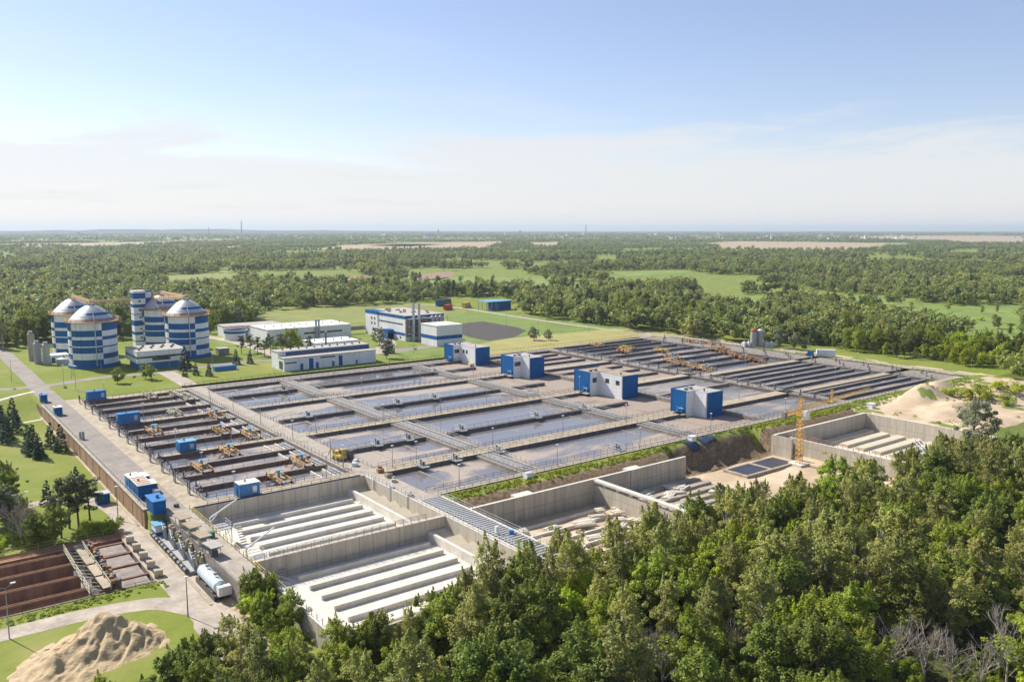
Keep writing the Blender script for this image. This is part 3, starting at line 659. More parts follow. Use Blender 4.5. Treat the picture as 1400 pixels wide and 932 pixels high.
for x, y, l in ((76,316,'on the far channel near the first blue container'),(85.5,304.5,'at the right end, nearer'),(84.5,314,'at the right end beside the lawn'),(74.8,281.5,'in the middle of the tank')):
    scraper(x, y, 'pale cream scraper bridge without canopy, '+l, 'cream', 'cream scraper bridges', cab=False)
for i, (px, py) in enumerate(((817,472),(857,476),(853,480),(904,479))):
    x, y = P(px, py); scraper(x, y, 'yellow-orange scraper bridge on the far tank, %s from the left' % ORD[i], 'yellow' if i in (1, 3) else 'orange', 'far scraper bridges', cab=False)
for i, (px, py) in enumerate(((916,489),(920,495),(941,500),(962,505))):
    x, y = P(px, py); scraper(x+1.5, y, 'orange scraper bridge with sky blue cabinet on the far tanks, %s from the left' % ORD[i], 'orange', 'far scraper bridges with blue cabinets')
for i, (px, py) in enumerate(((982,478),(994,482),(1008,487),(1022,490),(1034,492),(966,470),(985,476),(943,468))):
    x, y = P(px, py); scraper(x, y, 'weathered orange scraper bridge before the end platform, %s in its row' % ORD[i], 'rustorange', 'far scraper bridges', cab=False)

# ---------------------------------------------------------------- containers / cabins
def cabin(x0, x1, y0, y1, h, label, body, roof, group=None, win=True, name='cabin', z=0, cat='cabin', door=True):
    t = thing(name, label, cat, ((x0+x1)/2, (y0+y1)/2, z), group)
    k = MB().box(x0, x1, y0, y1, z+.15, z+h)
    n = int((x1-x0)/.6)
    for i in range(n): xx = x0+(i+.5)*(x1-x0)/n; k.box(xx-.12, xx+.12, y0-.05, y0+.02, z+.2, z+h-.1)
    k.build('wall', M[body], t)
    MB().box(x0-.12, x1+.12, y0-.12, y1+.12, z+h, z+h+.14).build('roof', M[roof], t)
    if win: MB().box(x1-1.7, x1-.7, y0-.1, y0-.04, z+h*.3, z+h*.78).build('window', M['silver'], t)
    if door: MB().box(x0-.06, x0-.02, (y0+y1)/2-.5, (y0+y1)/2+.5, z+.2, z+2.1).build('door', M['blue'], t)
    MB().tube(((x0+x1)/2-.5, (y0+y1)/2, z+h+.1), ((x0+x1)/2-.5, (y0+y1)/2, z+h+.6), .2, n=8).build('vent', M['dsteel'], t)
    k = MB()
    for q in (.15, .5, .85): k.tube((x0+(x1-x0)*q, y0-.08, z), (x0+(x1-x0)*q, y0-.08, z+1.1), .06, n=4)
    k.build('pipe', M['lblue'], t); return t
cabin(56.2, 62.4, 320.6, 323.4, 3.1, 'bright blue container beside the lawn at the far end of the western tanks', 'cblue', 'cblue', 'blue cabins on the western walkways')
cabin(56.3, 62.7, 274.9, 277.6, 3.2, 'bright blue container on the third walkway, nearer than the one by the lawn', 'cblue', 'cblue', 'blue cabins on the western walkways')
cabin(61.8, 66.2, 229.2, 232.6, 2.9, 'blue cabin with pale blue roof between the western scrapers', 'cblue', 'lblue', 'blue cabins on the western walkways')
cabin(61.4, 66.0, 181.6, 184.8, 3.1, 'blue cabin with white roof above the wall of the empty basin', 'cblue', 'whiteroof', 'blue cabins on the western walkways')
cabin(42.7, 44.7, 326.5, 330.2, 2.7, 'small dark blue kiosk at the far end of the retaining wall', 'blue', 'cblue', win=False)
cabin(43.0, 45.2, 300.7, 303.8, 2.7, 'small white roofed blue kiosk beside the asphalt road', 'blue', 'whiteroof', win=False)
def cyls(x, y, label, h=2.3, n=2):
    t = thing('ventilation_stack', label, 'vent', (x, y, 0)); 
    for i in range(n): MB().tube((x+i*.75, y-i*.1, 0), (x+i*.75, y-i*.1, h), .34, n=10).build('cylinder', M['steel'], t)
cyls(43.5, 262.3, 'pair of grey ventilation cylinders on the road edge')
cabin(43.0, 45.6, 202.6, 206.6, 3.0, 'blue container with white roof on the road, behind the rusty roofed one', 'cblue', 'whiteroof', win=False, name='container', cat='container')
t = cabin(43.0, 46.0, 194.2, 202.0, 3.2, 'dark blue container with rusty striped roof next to the parked vans', 'blue', 'whiteroof', win=False, name='container', cat='container')
k = MB()
for i in range(5): k.box(43.1, 45.9, 194.8+i*1.5, 195.5+i*1.5, 3.35, 3.38)
k.build('rust_strip', M['rustorange'], t)
t = thing('blue_hut', 'dark blue hut with bright blue roof at the end of the retaining wall', 'hut', (44.3,184.7,0))
MB().box(43, 45.6, 181.8, 187.6, 0, 2.8).build('wall', M['blue'], t); MB().box(42.8, 45.8, 181.6, 187.8, 2.8, 2.95).box(44.2,44.8,184,184.7,2.95,3.6).build('roof', M['cblue'], t)
t = thing('kiosk', 'white and blue kiosk below the end of the retaining wall', 'kiosk', (43.2,179.6,-4))
MB().box(42.3,44.2,178,181.3,-4,-2.6).build('lower_wall', M['blue'], t); MB().box(42.3,44.2,178,181.3,-2.6,-1.2).build('upper_wall', M['white'], t); MB().box(42.1,44.4,177.8,181.5,-1.2,-1.05).build('roof', M['lblue'], t)
t = thing('kiosk', 'small blue kiosk half hidden behind pines beside the lower road', 'kiosk', (38.6,210,-4))
MB().box(37.2,40,209,211.6,-4,-1.6).build('wall', M['blue'], t); MB().box(37,40.2,208.8,211.8,-1.6,-1.4).build('roof', M['silver'], t)
# vehicles
def van(x, y, rz, label, body='white', box=True, name='parked_van', L=5.6, Wd=2.0, H=2.3, group=None, z=0, cabcol=None, cat='van'):
    t = thing(name, label, cat, (x, y, z), group)
    def pr(pts, w0, w1, m, nm):     # side profile extruded across width; profile (along, up)
        k = MB(); n = len(pts); k.v += [(px, w0, pz) for px, pz in pts]+[(px, w1, pz) for px, pz in pts]
        k.f += [tuple(range(n))[::-1], tuple(range(n, 2*n))]+[(i, (i+1) % n, n+(i+1) % n, n+i) for i in range(n)]; k.mi += [0]*(n+2)
        o = k.build(nm, M[m]); o.parent = t; return o
    h = L/2
    if box:
        pr([(-h,.4),(h-1.5,.4),(h-1.5,H),(-h,H)], -Wd/2, Wd/2, body, 'cargo_box')
        pr([(h-1.45,.4),(h,.4),(h,1.15),(h-.55,2.0),(h-1.45,2.05)], -Wd/2+.05, Wd/2-.05, cabcol or 'white', 'cab')
        pr([(h-.56,1.98),(h-.02,1.2),(h-.0,1.22),(h-.52,2.02)], -Wd/2+.2, Wd/2-.2, 'glass', 'windscreen')
        pr([(h-1.3,1.25),(h-.5,1.25),(h-.8,1.85),(h-1.3,1.85)], -Wd/2+.03, Wd/2-.03, 'glass', 'side_window')
    else:
        pr([(-h,.35),(h,.35),(h,.95),(h-.9,1.2),(h-1.5,H-.1),(h-1.9,H),(-h+.1,H)], -Wd/2, Wd/2, body, 'body')
        pr([(h-.93,1.21),(h-1.48,H-.15),(h-1.42,H-.12),(h-.86,1.22)], -Wd/2+.2, Wd/2-.2, 'glass', 'windscreen')
        pr([(-h+.3,1.3),(h-1.25,1.3),(h-1.6,H-.3),(-h+.3,H-.3)], -Wd/2-.01, Wd/2+.01, 'glass', 'side_window')
    for sx_ in (-h*.6, h*.62):
        for sy in (-1, 1):
            k = MB().tube((sx_, sy*(Wd/2-.2), .36), (sx_, sy*(Wd/2+.02), .36), .37, n=12); o = k.build('wheel', M['black']); o.parent = t
    for sy in (-.7, .7):
        o = MB().box(h-.01, h+.04, sy*Wd/2-.12, sy*Wd/2+.12, .7, .9).build('headlight', M['silver']); o.parent = t
    t.rotation_euler = (0, 0, rz); return t
van(47.0, 199.0, -pi/2, 'white van parked beside the rusty roofed container, the nearer of two', box=False, group='white vans')
van(47.1, 206.2, -pi/2, 'white van parked behind the other one on the road, farther away', box=False, group='white vans')
x, y = P(607,418); van(x, y, .3, 'blue and white bus parked at the trees beyond the works', 'blue', box=False, name='parked_bus', L=17, Wd=3, H=5.2, cat='bus')
x, y = P(611,422); van(x-4, y-8, .5, 'red truck parked in front of the blue and white bus', 'red', name='parked_truck', L=9.5, Wd=3, H=4, cabcol='red', cat='truck')
x, y = P(633,420); van(x, y-5, .4, 'yellow truck on the far yard left of the blue shed', 'yellow', name='parked_truck', L=9, Wd=3, H=4.2, cabcol='dsteel', cat='truck')
# tanker at road end
t = thing('tank_trailer', 'pale blue-white cylindrical tank lying on a dark frame below the deck end', 'tank trailer', (43.7,145.8,-4))
k = MB(); prof = [(0,-5.2),(.8,-5.1),(1.15,-4.6),(1.15,4.6),(.8,5.1),(0,5.2)]
n = 20; base = len(k.v)
for r_, l_ in prof:
    for i in range(n): a_ = 2*pi*i/n; k.v.append((43.7+cos(a_)*r_, 146.3+l_, -1.9+sin(a_)*r_))
for h_ in range(len(prof)-1):
    for i in range(n): j = (i+1) % n; k.f.append((base+h_*n+i, base+h_*n+j, base+(h_+1)*n+j, base+(h_+1)*n+i)); k.mi.append(0)
k.build('tank', M['lightpaint'] if 'lightpaint' in M else mat('pale_blue_paint', (.50,.60,.66), var=.15, scale=1, rough=.45), t)
MB().box(42.5,44.9,141,151.5,-3.5,-3.1).box(42.4,42.6,141,151.5,-4,-3.1).box(44.8,45.0,141,151.5,-4,-3.1).build('frame', M['dsteel'], t)
k = MB()
for yy in (142.5, 146.3, 150): k.box(42.6, 44.8, yy, yy+.25, -3.1, -1.9)
k.build('saddle', M['rustorange'], t)
MB().box(42.9,45.1,139.9,141.1,-2.9,-1.3).build('cabinet', M['white'], t)
k = MB()
for yy in (144, 148.5): k.tube((43.7,yy,-.45),(43.7,yy,0),.3,n=10)
k.build('hatch', M['steel'], t)

# ---------------------------------------------------------------- retaining wall, cabinets
t = thing('retaining_wall', 'long rusty orange retaining wall below the left side of the asphalt road', 'wall', (42.3,250,-4))
MB().box(42.1, 42.7, 186, 322, -4.3, .12).build('wall', M['rust_wall'], t)
k = MB()
for i in range(16): yy = 188+i*8.5; k.box(42.02, 42.12, yy, yy+.25, -4.2, .05)
k.build('joint', M['old_concrete'], t)
MB().box(41.9, 42.9, 186, 322, .12, .3).build('coping', M['concrete'], t)
MB().box(41.3, 41.9, 140, 322, -4.2, -3.85).build('kerb', M['sandy_deck'], t)
rail((42.6,188), (42.6,322), 'grey double railing on top of the rusty retaining wall', step=2.4, w=.06, m='steel')
k = MB().box(45.35, 45.75, 136.6, 186, -4.3, .05); o = k.build('retaining_wall', M['old_concrete'], loc=(45.5,160,-4)); tag(o, 'grey concrete edge wall behind the silver filter columns', 'wall')
k = MB().box(45.35, 50.4, 136.2, 136.6, -4.3, .05); o = k.build('retaining_wall', M['brown_concrete'], loc=(48,136.4,-4)); tag(o, 'short dark end wall of the deck above the bushes by the tanker', 'wall')
rail((45.8,136.9), (50,136.9), 'light railing across the end of the deck above the bushes', step=1.5, m='steel')
k = MB().box(42.1, 42.6, 322.2, 334, -4, -1); o = k.build('retaining_wall', M['brown_concrete'], loc=(42,328,-4)); tag(o, 'low brown wall of the sunken ramp at the far end of the road', 'wall')
def column_group(y, label):
    t = thing('filter_unit', label, 'filter unit', (43.6, y, -4), 'silver filter units below the deck')
    for i in range(5):
        o = MB().tube((43.5+.1*i, y-2.4+i*1.15, -3.3), (43.5+.1*i, y-2.4+i*1.15, -1.6+1.0*random.random()), .24, n=10).build('column', M['steel'], t)
    MB().box(42.6,44.6,y-3,y+3,-3.9,-3.3).build('frame', M['steel'], t)
    k = MB()
    for q in (-2, 0, 2): k.tube((42.0, y+q-.5, -3.2), (42.0, y+q+.8, -3.2), .45, n=10)
    k.build('motor', M['dsteel'], t)
    k = MB().tube((43.0, y-2.8, -1.2), (44.2, y+2.8, -1.2), .1, n=6).tube((43.0,y-2.8,-1),(44,y+2.8,-1),.1,n=6); k.build('pipe', M['silver'], t)
    k = MB()
    for q in range(5): k.rbox(44.9+random.uniform(-.3,.3), y-2.8+q*.9, -2.2, -1.3+random.random()*.8, .5, .3, random.random())
    k.build('valve', M['cream'], t)
for i, y in enumerate((158.0,164.6,171.2,177.4)): column_group(y, 'row of silver upright filter columns beside the lower road, %s from the tanker' % ORD[i])
for i, (y, m_) in enumerate(((171.5,'brownroof'),(165.2,'brownroof'),(158.8,'brownroof'),(152.2,'greyroof'))):
    t = thing('canopy', 'flat %s canopy on thin posts beside the silver columns, %s from the tanker' % ('pale grey' if i == 3 else 'brown', ORD[3-i]), 'canopy', (46.2,y,0), 'canopies on the deck edge')
    MB().rbox(46.0, y, 2.0, 2.15, 2.4, 4.2, .12).build('roof', M[m_], t)
    k = MB()
    for dx in (-.9, .9):
        for dy in (-1.6, 1.6): k.tube((46+dx,y+dy,0),(46+dx,y+dy,2.0),.06,n=4)
    k.build('post', M['steel'], t); MB().box(45.5,46.6,y-1,y+1,0,1.1).build('machine', M['cream' if i < 3 else 'dsteel'], t)
o = MB().rbox(48.6, 161.5, 0, 1.0, 1.1, .9, .3).rbox(48.6,161.5,1.0,1.15,1.25,1.05,.3).build('waste_bin', M['green'], loc=(48.6,161.5,0)); tag(o, 'green waste bin standing alone on the concrete deck', 'bin')
o = MB().rbox(48.4, 184.5, 0, .7, .9, .7, .6).build('crate', M['dsteel'], loc=(48.4,184.5,0)); tag(o, 'small dark crate on the road near the end of the blue hut', 'crate')
rail((50.2,137), (50.2,181), 'yellow double railing along the west edge of the empty basins', step=2.2, w=.07, m='yellow')

# ---------------------------------------------------------------- near left settling tanks (z=-4)
Z0 = -4
t = thing('settling_tank', 'old rusty brown settling tank with four long channels at the lower left', 'tank', (15,171,Z0))
for y in (179.9, 173.6, 166.6, 159.7): blockwall('divider_wall', -50, 26, y, y+1.2, -7.4, Z0, 'rust_dark', 'old_concrete', t)
blockwall('outer_wall', -50, 38.2, 155.9, 156.8, -7.4, Z0, 'rust_dark', 'old_concrete', t)
blockwall('outer_wall', -50, 38.2, 183.0, 186.2, -7.4, Z0+.05, 'rust_dark', 'rust_wall', t)
for y in (180.5, 173.9, 167.3, 160.7):
    blockwall('divider_wall', 28, 37, y, y+.6, -7.4, Z0, 'rust_dark', 'rust_dark', t)
for y0 in (174.9, 168.1, 161.4, 156.9):
    blockwall('cover_slab', 31.2, 36, y0+.2, y0+(5.2 if y0 > 160 else 3.4), -7.4, Z0-.15, 'rust_dark', 'old_concrete', t)
blockwall('end_wall', 36.6, 38.4, 156.8, 183, -7.4, Z0, 'old_concrete', 'old_concrete', t)
water(-55, 36.6, 156.8, 183, -6.6, 'water_clear')
for i, y in enumerate((158.5,163.8,169.2,174.6,180)): MB().tube((36.9,y-.2,Z0+.65),(38.4,y-.5,Z0+.65),.8,n=14).build('end_drum', M['sandcream'], t)
k = MB()
for y in (160.5,161.8,166,167.2,171.2,172.5,176.8,178): k.tube((37.2,y,Z0+.35),(38.0,y,Z0+.35),.38,n=10)
k.tube((37.6,157,Z0+.4),(37.6,181,Z0+.4),.1,n=6); k.build('motor', M['dsteel'], t)
for y_ in (180.5,174.2,167.2,160.3):
    for d_ in (-.35,.35): MB().box(-50,26,y_+d_-.07,y_+d_+.07,Z0,Z0+.16).build('rail_track', M['rustorange'], t)
k = MB()
for yy in (184, 184.8, 185.6): k.tube((-50,yy,Z0+.3),(37.5,yy,Z0+.3),.13,n=5)
k.build('rail_track', M['rustorange'], t)
for i, y in enumerate((181.0,175.0,168.2,161.4)):
    s = thing('scraper_bridge', 'old scraper bridge with pale deck on the rusty tank, %s from the far side' % ORD[i], 'scraper bridge', (27.4+.1*i, y-1.5, Z0), 'scraper bridges of the rusty tank')
    MB().rbox(28.3+.1*i, y-1.8, Z0+.7, Z0+.85, 1.5, 6.0, .03).build('walk_deck', M['sandy_deck'], s)
    k = MB(); x0 = 25.8; 
    for dx in (0, 3.4):
        for h in (.4, 1.0, 1.6): k.tube((x0+dx, y-4.8, Z0+h), (x0+dx, y+1.2, Z0+h), .09, n=4)
    for q in range(4):
        yy = y-4.8+q*2; k.tube((x0,yy,Z0+.3),(x0,yy,Z0+1.7),.08,n=4); k.tube((x0+3.4,yy,Z0+.3),(x0+3.4,yy,Z0+1.7),.08,n=4); k.tube((x0,yy,Z0+.5),(x0+3.4,min(yy+2,y+1.2),Z0+.5),.07,n=4); k.tube((x0,yy,Z0+.5),(x0+2.0,max(yy-2,y-4.8),Z0+.5),.07,n=4)
    k.build('frame', M['cream'], s)
    k = MB()
    for q in range(7): k.rbox(29.9+random.uniform(-.6,.9), y-4+q*.85, Z0+.2, Z0+.7+random.random()*.9, .9, .6, random.random()*3)
    k.build('machinery', M['dsteel'], s)
    k = MB()
    for q in range(5): k.rbox(30.2+random.uniform(-.6,.6), y-3.4+q*1.1, Z0+.8, Z0+1.3+random.random()*.5, .3, .9, random.random()*3)
    k.build('gear', M['rustorange'], s)
rail((-50,187), (37,187), 'thin yellow railing behind the rusty tank before the trees', z=Z0, m='yellow', w=.06, step=3)
rail((-50,155.6), (36,155.6), 'low rusty railing on the near side of the old settling tank', z=Z0, m='rustorange', w=.05, step=3, h=.8)

# ---------------------------------------------------------------- empty basins
FZ = -4.3
def basin(name, ya, yb, label, nd, off=5.3):
    t = thing('empty_basin', label, 'basin', (72, (ya+yb)/2, FZ), 'empty concrete basins')
    MB().box(50.4, 92.6, ya, yb, -6.4, FZ).build('floor', M['light_concrete'], t)
    blockwall('west_wall', 50.0, 50.5, ya, yb, -6.4, -.03, 'wall_concrete', 'light_concrete', t)
    blockwall('east_wall', 92.0, 92.6, ya, yb, -6.4, -.02, 'wall_concrete', 'light_concrete', t)
    # floor dividers along X
    for i in range(nd):
        y = yb-off-i*5.1
        MB().box(57.8, 86.2, y-.4, y, FZ, FZ+.85).build('floor_divider', M['light_concrete'], t)
    # long hopper wall and sloping hoppers
    MB().box(87.4, 88.1, ya+1, yb-.2, FZ, FZ+1.9).build('hopper_wall', M['light_concrete'], t)
    for i in range(nd+1):
        y1_ = yb-.3-i*5.1; y0_ = y1_-4.9
        if y0_ < ya: break
        k = MB(); z1_ = FZ+1.9
        k.quad((88.1,y0_,FZ+.2),(92.0,y0_,FZ+.2),(92.0,y1_,z1_),(88.1,y1_,z1_)); k.quad((88.1,y0_-.2,z1_),(88.1,y0_,FZ+.2),(92,y0_,FZ+.2),(92,y0_-.2,z1_))
        k.build('hopper', M['cream_concrete'], t)
    return t
b1 = basin('a', 145.2, 181.4, 'empty pale concrete basin nearer the settling tanks, with floor ridges', 5)
b2 = basin('b', 108.4, 144.2, 'empty pale concrete basin half hidden by the near trees, with floor ridges', 7, 2.8)
o = MB().box(50.0, 92.6, 181.0, 181.6, -6.4, .04).build('basin_wall', M['wall_concrete'], b1); 
o = MB().box(50.0, 92.6, 144.2, 145.2, -6.4, -.02).build('basin_wall', M['wall_concrete'], loc=(71,144.7,-6)); tag(o, 'tall concrete partition wall between the two empty basins', 'wall')
o = MB().box(50.0, 92.6, 107.9, 108.4, -6.4, 0).build('basin_wall', M['wall_concrete'], b2)
rail((51,144.4), (87.5,144.4), 'grey railing on the partition wall between the empty basins', m='steel', w=.06, step=1.8)
rail((54,145.0), (87.5,145.0), 'second grey railing on the far side of the partition wall', m='steel', w=.05, step=1.8)
rail((50.3,110), (50.3,136), 'grey railing on the west wall of the nearer empty basin', m='steel', w=.06, step=2)
rail((88,181.2), (54,181.2), 'dark railing above the shaded end wall of the empty basin', m='dsteel', w=.05, step=2.4)
o = MB().box(51, 91, 181.05, 181.3, .04, .3).build('pipe_cover', M['tarp'], loc=(71,181.2,0)); tag(o, 'dark blue strip on top of the shaded end wall of the empty basin', 'pipe')
rail((92.2,109), (92.2,181), 'white and grey railing along the east wall of the empty basins', m='steel', w=.045, step=1.8)
# ladders
for i, (x, y0, y1) in enumerate(((84.5,180.9,180.9), (91.9,168,168), (91.9,160,160), (91.9,176,176))):
    k = MB()
    if i == 0:
        for d in (0, .6): k.tube((x+d,180.85,-4.2),(x+d,180.85,.9),.05,n=4)
        for r_ in range(10): k.tube((x,180.85,-4.1+r_*.5),(x+.6,180.85,-4.1+r_*.5),.035,n=4)
    else:
        for d in (0, .8): k.tube((91.85,y0+d,-3.4),(91.85,y0+d,1.2),.07,n=4)
        for r_ in range(8): k.tube((91.85,y0,-3.2+r_*.55),(91.85,y0+.8,-3.2+r_*.55),.05,n=4)
    o = k.build('ladder', M['silver'], loc=(x,y0,-3)); tag(o, ['steel ladder on the shaded end wall of the empty basin','white ladder on the east basin wall, middle one','white ladder on the east basin wall, nearest to the camera','white ladder on the east basin wall by the far corner'][i], 'ladder')
# davit platforms
for i, y in enumerate((168.5, 147.5)):
    t = thing('davit_platform', ['steel platform with white swing arm at the far corner of the empty basin','steel platform with white swing arm at the end of the partition wall'][i], 'platform', (52.5,y,0), 'platforms with swing arms')
    MB().box(50.6,54.4,y-2,y+2,-.9,-.75).build('deck', M['steel'], t)
    k = MB()
    for (xx,yy) in ((50.7,y-1.9),(54.3,y-1.9),(50.7,y+1.9),(54.3,y+1.9)): k.tube((xx,yy,FZ),(xx,yy,-.8),.09,n=5)
    k.tube((50.7,y-1.9,FZ+.1),(54.3,y-1.9,-.9),.05,n=4); k.tube((54.3,y-1.9,FZ+.1),(54.3,y+1.9,-.9),.05,n=4)
    k.build('leg', M['steel'], t)
    k = MB()
    for h in (-.2,.35):
        k.tube((50.7,y-1.9,h),(54.3,y-1.9,h),.05,n=4); k.tube((54.3,y-1.9,h),(54.3,y+1.9,h),.05,n=4); k.tube((50.7,y+1.9,h),(54.3,y+1.9,h),.05,n=4)
    for (xx,yy) in ((50.7,y-1.9),(52.5,y-1.9),(54.3,y-1.9),(54.3,y),(54.3,y+1.9),(50.7,y+1.9)): k.tube((xx,yy,-.8),(xx,yy,.35),.045,n=4)
    k.build('handrail', M['silver'], t)
    MB().tube((50.9,y+1,-.8),(50.9,y+1,1.2),.16,n=6).tube((50.9,y+1,1.2),(57.5,y+4.0,3.0),.15,n=6).tube((50.9,y+1,.2),(53.2,y+2,1.8),.08,n=5).build('swing_arm', M['white'], t)
    k = MB()
    for s_ in range(8): k.box(55.2,56.4,y-2-s_*.45,y-1.6-s_*.45,-1-s_*.4,-.9-s_*.4)
    k.build('stair', M['steel'], t)
    MB().box(50.8,53.5,y-6.2,y-4.2,FZ,FZ+1.6).build('plinth', M['light_concrete'], t)
# inclined ladder in near basin
k = MB()
for d in (0,.8): k.tube((51.2,139+d,-1.2),(56.2,139.5+d,-4.2),.07,n=4); k.tube((51.2,139+d,-.3),(56.2,139.5+d,-3.3),.05,n=4)
for r_ in range(9): f=r_/8; k.tube((51.2+5*f,139+.5*f,-1.2-3.0*f),(51.2+5*f,139.8+.5*f,-1.2-3.0*f),.05,n=4)
tag(k.build('stairway', M['steel'], loc=(53,139,-4)), 'steep steel stairway going down into the nearer empty basin', 'stairs')
# slatted deck along the east side of the basins
t = thing('slatted_deck', 'grey slatted channel deck running between the empty basins and the construction pit', 'deck', (95.4,132,0))
blockwall('channel_wall', 92.6, 93.0, 107.9, 157, -6.4, .03, 'wall_concrete', 'light_concrete', t)
blockwall('channel_wall', 98.2, 98.8, 107.9, 156.4, -6.4, .03, 'wall_concrete', 'light_concrete', t)
MB().box(93.0, 98.2, 107.9, 156.4, -1.2, -.35).build('bed', M['old_concrete'], t)
k = MB(); yy = 108.5
while yy < 156: k.box(93.0, 98.2, yy, yy+.55, -.35, -.02); yy += 1.05
k.build('slats', M['steel'], t)
rail((98.5,108), (98.5,156), 'white railing on the pit side of the slatted deck', m='steel', w=.045, step=1.8)
rail((93.0,108), (93.0,156), 'grey railing on the basin side of the slatted deck', m='steel', w=.045, step=1.8)
o = MB().tube((96.8,127.5,0),(96.8,127.5,.7),.55,.45,n=12).build('barrel', M['cblue'], loc=(96.8,127.5,0)); tag(o, 'bright blue tub on the slatted deck', 'tub')
o = MB().box(94.2,94.8,129,129.6,0,1.5).build('post_box', M['white'], loc=(94.5,129.3,0)); tag(o, 'small white upright box on the slatted deck', 'box')
# crossing of decks, clutter at (90..97,157..185)
for i, (x, y, m_, s_) in enumerate(((96,176,'sandy_deck',1.6),(95.2,172,'cream',1.2),(92.5,168,'white',.9),(96.4,181,'rustorange',1.6),(94,190,'white',1.6),(92.8,160,'steel',1.0))):
    o = MB().rbox(x, y, 0, s_*.6, s_, s_*.8, i).rbox(x+.3, y+.6, 0, s_*.9, s_*.5, s_*.5, i+1).build('equipment_box', M[m_], loc=(x,y,0)); tag(o, '%s equipment box on the walkway corner, %s from the yellow loader' % (('sandy','cream','white','rusty','pale','grey')[i], ORD[[3,4,5,2,0,1][i] if 0 else i]), 'equipment')
# yellow loader
t = thing('loader', 'yellow wheeled machine parked on the end of the long walkway', 'loader', (93.6,197.5,0))
MB().rbox(93.4,197.5,.5,1.5,2.2,3.4,.1).rbox(93.2,199,1.5,2.2,1.6,1.2,.1).build('body', M['yellow'], t)
MB().rbox(93.9,196.8,1.5,3.0,1.4,1.5,.1).build('cab', M['yellow'], t); MB().rbox(93.9,196.8,1.8,2.7,1.46,1.2,.1).build('window', M['glass'], t)
MB().tube((92.9,198,1.6),(92.2,200.2,2.9),.2,n=6).tube((92.2,200.2,2.9),(91.9,201.2,.9),.16,n=6).build('boom', M['yellow'], t)
for dx in (-1.1,1.1):
    for dy in (-1.1,1.2): MB().tube((93.4+dx-.2,197.5+dy,.5),(93.4+dx+.2,197.5+dy,.5),.5,n=12).build('wheel', M['black'], t)
MB().rbox(95.6,196.2,.2,2.6,1.2,2.2,.1).build('counterweight', M['dsteel'], t)

# ---------------------------------------------------------------- construction pit walls on the right
t = thing('pit_wall', 'long bare concrete wall with a stepped notch in front of the grassy verge', 'wall', (132,144.8,-6))
k = MB().box(98.8, 112.5, 144.6, 145.3, -6.6, 0, 0, 1).box(112.5,116,144.6,145.3,-6.6,.0,0,1).box(116,147.5,144.6,145.3,-6.6,0,0,1).box(147.5,151,144.4,145.5,-6.6,.0,0,1).box(151,168.2,144.6,145.3,-6.6,0,0,1); k.build('wall', [M['wall_concrete'], M['light_concrete']], t)
MB().box(111.5,116.5,145.3,147.2,-.9,.02).box(147,151.5,145.5,147,-.9,.02).build('ledge', M['light_concrete'], t)
k = MB()
for i in range(22): xx = 101+i*3.1; k.box(xx, xx+.03, 144.58, 144.6, -6, -.1)
k.build('joint', M['old_concrete'], t)
t = thing('pit_wall', 'concrete cross wall with a raised beam in the construction pit', 'wall', (135.4,126,-6))
MB().box(134.9,135.6,108,144.6,-6.4,-1.4).build('wall', M['wall_concrete'], t)
MB().box(134.6,136.0,108,144.6,-.6,-.1).build('beam', M['light_concrete'], t)
k = MB()
for i in range(8): k.box(135,135.5,110+i*4.4,110.7+i*4.4,-1.4,-.6)
k.build('stub', M['light_concrete'], t)
for i in range(5):
    o = MB().box(100, 134, 139.5-i*5, 140-i*5, -6.2, -5.3).build('floor_ridge', M['light_concrete'], loc=(117,139.7-i*5,-6)); tag(o, 'low concrete floor ridge in the left part of the pit, %s from the long wall' % ORD[i], 'ridge', 'floor ridges in the pit')
for i in range(6):
    o = MB().box(138, 170, 141-i*3.6, 142.6-i*3.6, -6.2, -5.4).build('floor_ridge', M['concrete'], loc=(154,141.8-i*3.6,-6)); tag(o, 'rough concrete strip with stacked formwork, right of the cross wall, %s from the long wall' % ORD[i], 'ridge', 'formwork strips in the pit')
pile = None
for i in range(60):
    x = random.uniform(103, 172); y = random.uniform(118, 141)
    if pile is None:
        pile = thing('timber_stack', 'small stack of pale boards lying on the pit floor', 'boards', (x,y,-5.6), 'stacks of boards on the pit floor')
        k = MB()
        for q in range(6): k.rbox(x+random.uniform(-.2,.2), y-.9+q*.36, -5.6, -5.3+random.random()*.25, 2.6, .28, random.uniform(-.1,.1))
        k.build('boards', M['light_concrete'], pile)
    else: dup(pile, (x,y,-5.6+random.random()*.3), random.uniform(-.5,.5), scale=(random.uniform(.7,1.8),random.uniform(.6,1.3),1))
# far basin
t = thing('empty_basin', 'empty concrete basin with broad floor steps behind the tower crane', 'basin', (232,125,-6), 'empty concrete basins')
blockwall('north_wall', 207.2, 256.8, 144.6, 145.4, -6.6, 0, 'wall_concrete', 'light_concrete', t)
blockwall('east_wall', 256.2, 257.0, 104.5, 144.6, -6.6, 0, 'wall_concrete', 'light_concrete', t)
blockwall('west_wall', 212.5, 213.2, 108, 144.6, -6.6, -1.2, 'wall_concrete', 'light_concrete', t)
blockwall('south_wall', 206.5, 256.8, 104.0, 104.5, -6.6, 0, 'wall_concrete', 'light_concrete', t)
MB().box(213.2,256.2,104.5,144.6,-6.5,-5.7).build('floor', M['light_concrete'], t)
for i in range(7): MB().box(231, 255.2, 140.6-i*5.2, 143.4-i*5.2, -5.7, -4.9).build('floor_step', M['cream_concrete'], t)
MB().box(206.6,207.2,138.5,145.4,-6.6,0).build('wing_wall', M['wall_concrete'], t)
rail((213,112),(213,144), 'rusty scaffold railing on the west wall of the far basin', z=-1.2, m='rustorange', step=1.6, w=.08)
k = MB()
